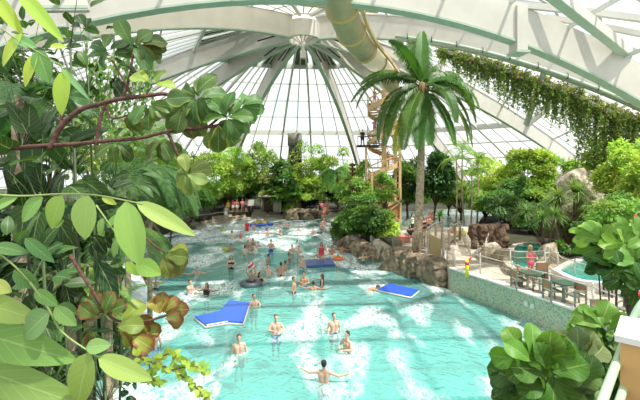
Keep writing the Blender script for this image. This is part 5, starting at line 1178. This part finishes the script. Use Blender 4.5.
# fiddle-leaf branches
random.seed(9)
BROWN = (.22,.07,.025); YE = (.42,.38,.06)
def fiddle(m, px, py, Y, n, Lpx, a0=0, a1=360, col=(.13,.25,.06), edge=None, wf=.62, tilt=.4, shape='fiddle', ew=.86, depth=.5):
    for i in range(n):
        a = radians(a0+(a1-a0)*(i+rnd(.2,.8))/n); L_ = Lpx*Y/400*rnd(.8,1.15); d = V((cos(a), rnd(-depth,depth), sin(a))).normalized()
        nn = V((rnd(-.3,.3), -1, rnd(.1,.9))); p = W(px, py, Y)+V((cos(a)*.02, rnd(-.08,.08), sin(a)*.02))
        leafgrid(m, p, d, nn, L_, L_*wf*rnd(.9,1.1), vary(tuple(x*.72 for x in col), .22), shape, curl=rnd(.2,.9), fold=.2, wave=.06, edge=edge if rnd(0,1) < .75 else None, nu=4, nv=10, edgew=ew)
t = thing('fiddle_leaf_branch', 'thick red-brown branch with fiddle-shaped leaves browning at the edges, upper left', 'branch', W(58, 128, 4))
st = MB()
for s, r in (([(50,150),(60,128),(80,110),(100,104),(120,99),(145,96),(165,94),(176,99)], .030), ([(-10,150),(40,146),(75,144),(105,141),(140,138),(170,131),(208,127),(222,124)], .024), ([(167,131),(175,148),(184,170)], .018), ([(122,99),(130,75),(133,52)], .016), ([(105,104),(112,118),(128,115)], .014), ([(60,128),(62,112),(58,98)], .02), ([(176,99),(196,100)], .014), ([(208,127),(226,112),(234,104)], .014), ([(145,96),(152,86)], .010), ([(96,150),(100,120),(106,104)], .022), ([(133,99),(126,84),(112,60)], .012)):
    P_ = smooth([W(x, y, 4) for x, y in s], 5); st.tube(P_, [r*(1-.45*i/len(P_)) for i in range(len(P_))], 8)
st.build('branch', redbark, t)
for (px, py, n, L_, a0, a1, col, ed, ew) in ((197,97,11,30,-190,170,(.12,.25,.07),YE,.9), (186,104,4,34,-130,-50,(.10,.17,.03),BROWN,.80), (228,118,12,26,-150,190,(.11,.24,.05),None,.9), (220,124,5,30,-130,-60,(.12,.20,.03),YE,.84), (148,104,6,24,-160,20,(.12,.24,.06),BROWN,.84), (133,112,3,24,-140,-60,(.14,.22,.04),BROWN,.84), (152,84,4,20,-20,200,YG,BROWN,.84), (134,48,7,28,-60,220,(.14,.24,.08),None,.9), (140,44,4,26,-60,20,(.10,.18,.04),BROWN,.88), (162,140,6,24,-160,-20,(.13,.20,.05),None,.86), (116,143,5,20,-160,-20,(.10,.17,.04),None,.86), (188,174,9,22,-180,160,(.30,.40,.12),YE,.88), (108,52,6,24,-20,240,(.10,.2,.06),None,.9), (240,106,4,22,-60,90,(.11,.26,.06),None,.9), (66,96,5,22,-120,200,(.07,.18,.05),None,.9)):
    m = MB(); fiddle(m, px, py, 4, n, L_, a0, a1, col, ed, ew=ew); m.build('leaf_cluster', leafV, t)
t = thing('fiddle_leaf_branch', 'lower branch with leaves edged in red-brown at the left above the pool', 'branch', W(92, 300, 3.4)); st = MB()
for s, r in (([(70,255),(92,290),(112,318),(140,322),(168,315)], .014), ([(100,312),(92,318),(80,320)], .008), ([(128,218),(150,242),(165,252)], .012), ([(146,280),(130,250),(118,235)], .010)):
    P_ = smooth([W(x, y, 3.4) for x, y in s], 5); st.tube(P_, [r*(1-.45*i/len(P_)) for i in range(len(P_))], 8)
st.build('branch', redbark, t)
for (px, py, n, L_, a0, a1, col, ed, ew) in ((120,324,5,30,-70,60,(.26,.32,.05),BROWN,.62), (104,316,5,24,20,200,(.12,.20,.04),BROWN,.70), (160,316,4,22,10,130,YE,BROWN,.55), (166,316,2,18,-30,20,(.3,.3,.06),BROWN,.6), (164,254,6,26,-100,20,(.20,.28,.05),BROWN,.78), (134,332,3,24,-60,10,(.30,.36,.06),BROWN,.6), (90,330,4,20,160,320,(.10,.14,.03),BROWN,.5)):
    m = MB(); fiddle(m, px, py, 3.4, n, L_, a0, a1, col, ed, ew=ew, wf=.75); m.build('leaf_cluster', leafV, t)
t = thing('leafy_sprig', 'thin sprig of small yellow-green leaves reaching over the pool at the bottom', 'branch', W(134, 356, 3)); st = MB(); m = MB()
for s in ([(125,352),(150,362),(172,370),(192,384),(206,398)], [(150,362),(170,354),(186,362)], [(172,370),(192,366),(206,370)], [(150,362),(150,376),(160,384)]):
    P_ = smooth([W(x, y, 3) for x, y in s], 6); st.tube(P_, .004, 5)
    for p in P_[3:]:
        for _ in range(3): d = rdir(); d.y *= .4; leafgrid(m, p, d, V((rnd(-.4,.4), -1, .6)), rnd(.045,.07), .038, vary((.34,.48,.07), .2), 'ovate', nu=1, nv=4, curl=.2)
st.build('stem', redbark, t); m.build('leaves', leafV, t)
# right foreground
random.seed(14)
def fplant(label, clusters, Y, base, name='fiddle_leaf_plant', wf=.72, mt=None):
    t = thing(name, label, 'plant', base); st = MB()
    clusters = clusters+[(a+rnd(-12,12), b+rnd(4,16), n, L, a0, a1, c, y+.12) for (a, b, n, L, a0, a1, c, y) in clusters[1:]] if name == 'fiddle_leaf_plant' else clusters
    for ci, (px, py, n, L_, a0, a1, col, y_) in enumerate(clusters):
        py += 9 if name == 'fiddle_leaf_plant' and y_ < 3.5 else 0; c = W(px, py, y_)
        if ci < 3: st.tube([V(base)-V((0,0,.1)), V(base).lerp(c, .6)+V((.05,.25,-.25)), c+V((0,.06,-.02))], [.014,.011,.008], 7)
        m = MB(); fiddle(m, px, py, y_, n, L_, a0, a1, col, None, wf=wf, depth=.7); fiddle(m, px+rnd(-4,4), py+6, y_+.05, n//2+2, L_*.85, -180, 180, tuple(x*.8 for x in col), None, wf=wf, depth=.8); m.build('leaf_cluster', mt or leafV, t)
    st.build('stem', bark, t)
FG = (.06,.17,.025); FB = (.15,.33,.04)
b = W(550, 420, 3.1); fplant('dark fiddle-leaved plant rising over the pool in the lower right', [(545,360,9,38,10,170,(.12,.29,.03),3.0), (548,360,10,40,-170,-10,(.09,.23,.03),3.05), (528,350,4,32,60,200,FB,2.95), (572,374,8,32,-120,90,(.12,.24,.06),3.1), (545,380,8,38,-180,0,(.08,.2,.03),3.15), (560,385,6,34,-150,-10,(.06,.16,.03),3.2), (524,372,5,32,120,260,(.07,.18,.03),3.1), (580,350,4,30,20,130,(.22,.30,.12),3.2)], 3, V((b.x, 3.1, 2.98)))
b = W(608, 420, 3.8); fplant('bright fiddle-leaved plant between the mosaic wall and the capped post', [(602,328,8,26,20,200,FB,3.8), (604,345,8,28,-170,10,FG,3.85), (612,366,8,28,-180,20,(.07,.2,.03),3.9), (596,350,4,26,120,240,FB,3.75), (598,385,7,26,-180,180,(.06,.17,.05),4.0)], 3.8, V((b.x, 3.8, 2.98)))
b = W(624, 300, 5.3); fplant('yellow-green broadleaf plant at the right edge above the red bag', [(600,240,8,22,0,200,(.26,.48,.06),5.3), (622,246,9,24,-30,210,(.26,.48,.06),5.2), (612,256,9,22,-180,0,FG,5.3), (636,262,9,24,-180,180,(.14,.34,.05),5.1), (604,262,6,18,-180,-20,(.05,.16,.03),5.4), (628,236,6,20,20,180,(.25,.45,.08),5.4), (590,236,4,18,60,210,(.26,.48,.06),5.4), (640,284,8,22,-180,180,FG,5.0), (618,270,7,20,-180,180,FG,5.1), (642,240,6,22,0,200,(.26,.48,.06),5.2)], 5.3, V((b.x, 5.2, 2.98)), 'broadleaf_plant', .5)
c = W(632, 226, 9); t = thing('flowering_shrub', 'dark shrub with red blossoms at the right edge', 'shrub', V((c.x, 9, T))); m = MB(); cl_ = crown(m, c, (1.0,.8,.7), 3200, .12, .55, GREENS['mid'], 24); m.build('foliage', leafM, t, smooth=False); b_ = MB(); branches(b_, V((c.x,9,T-.1)), cl_, .06, 2); b_.build('trunk', bark, t)
for px, py in ((635,217),(638,227),(631,231),(623,236),(640,236)):
    m = MB(); q = W(px, py, 8.3)
    for k in range(6): a = k*pi/3; m.ball(q+V((cos(a)*.03,-.01,sin(a)*.03)), (.028,.015,.028), seg=6, rings=4)
    m.build('blossom', cl('cloth_red', CLC['red']), t)
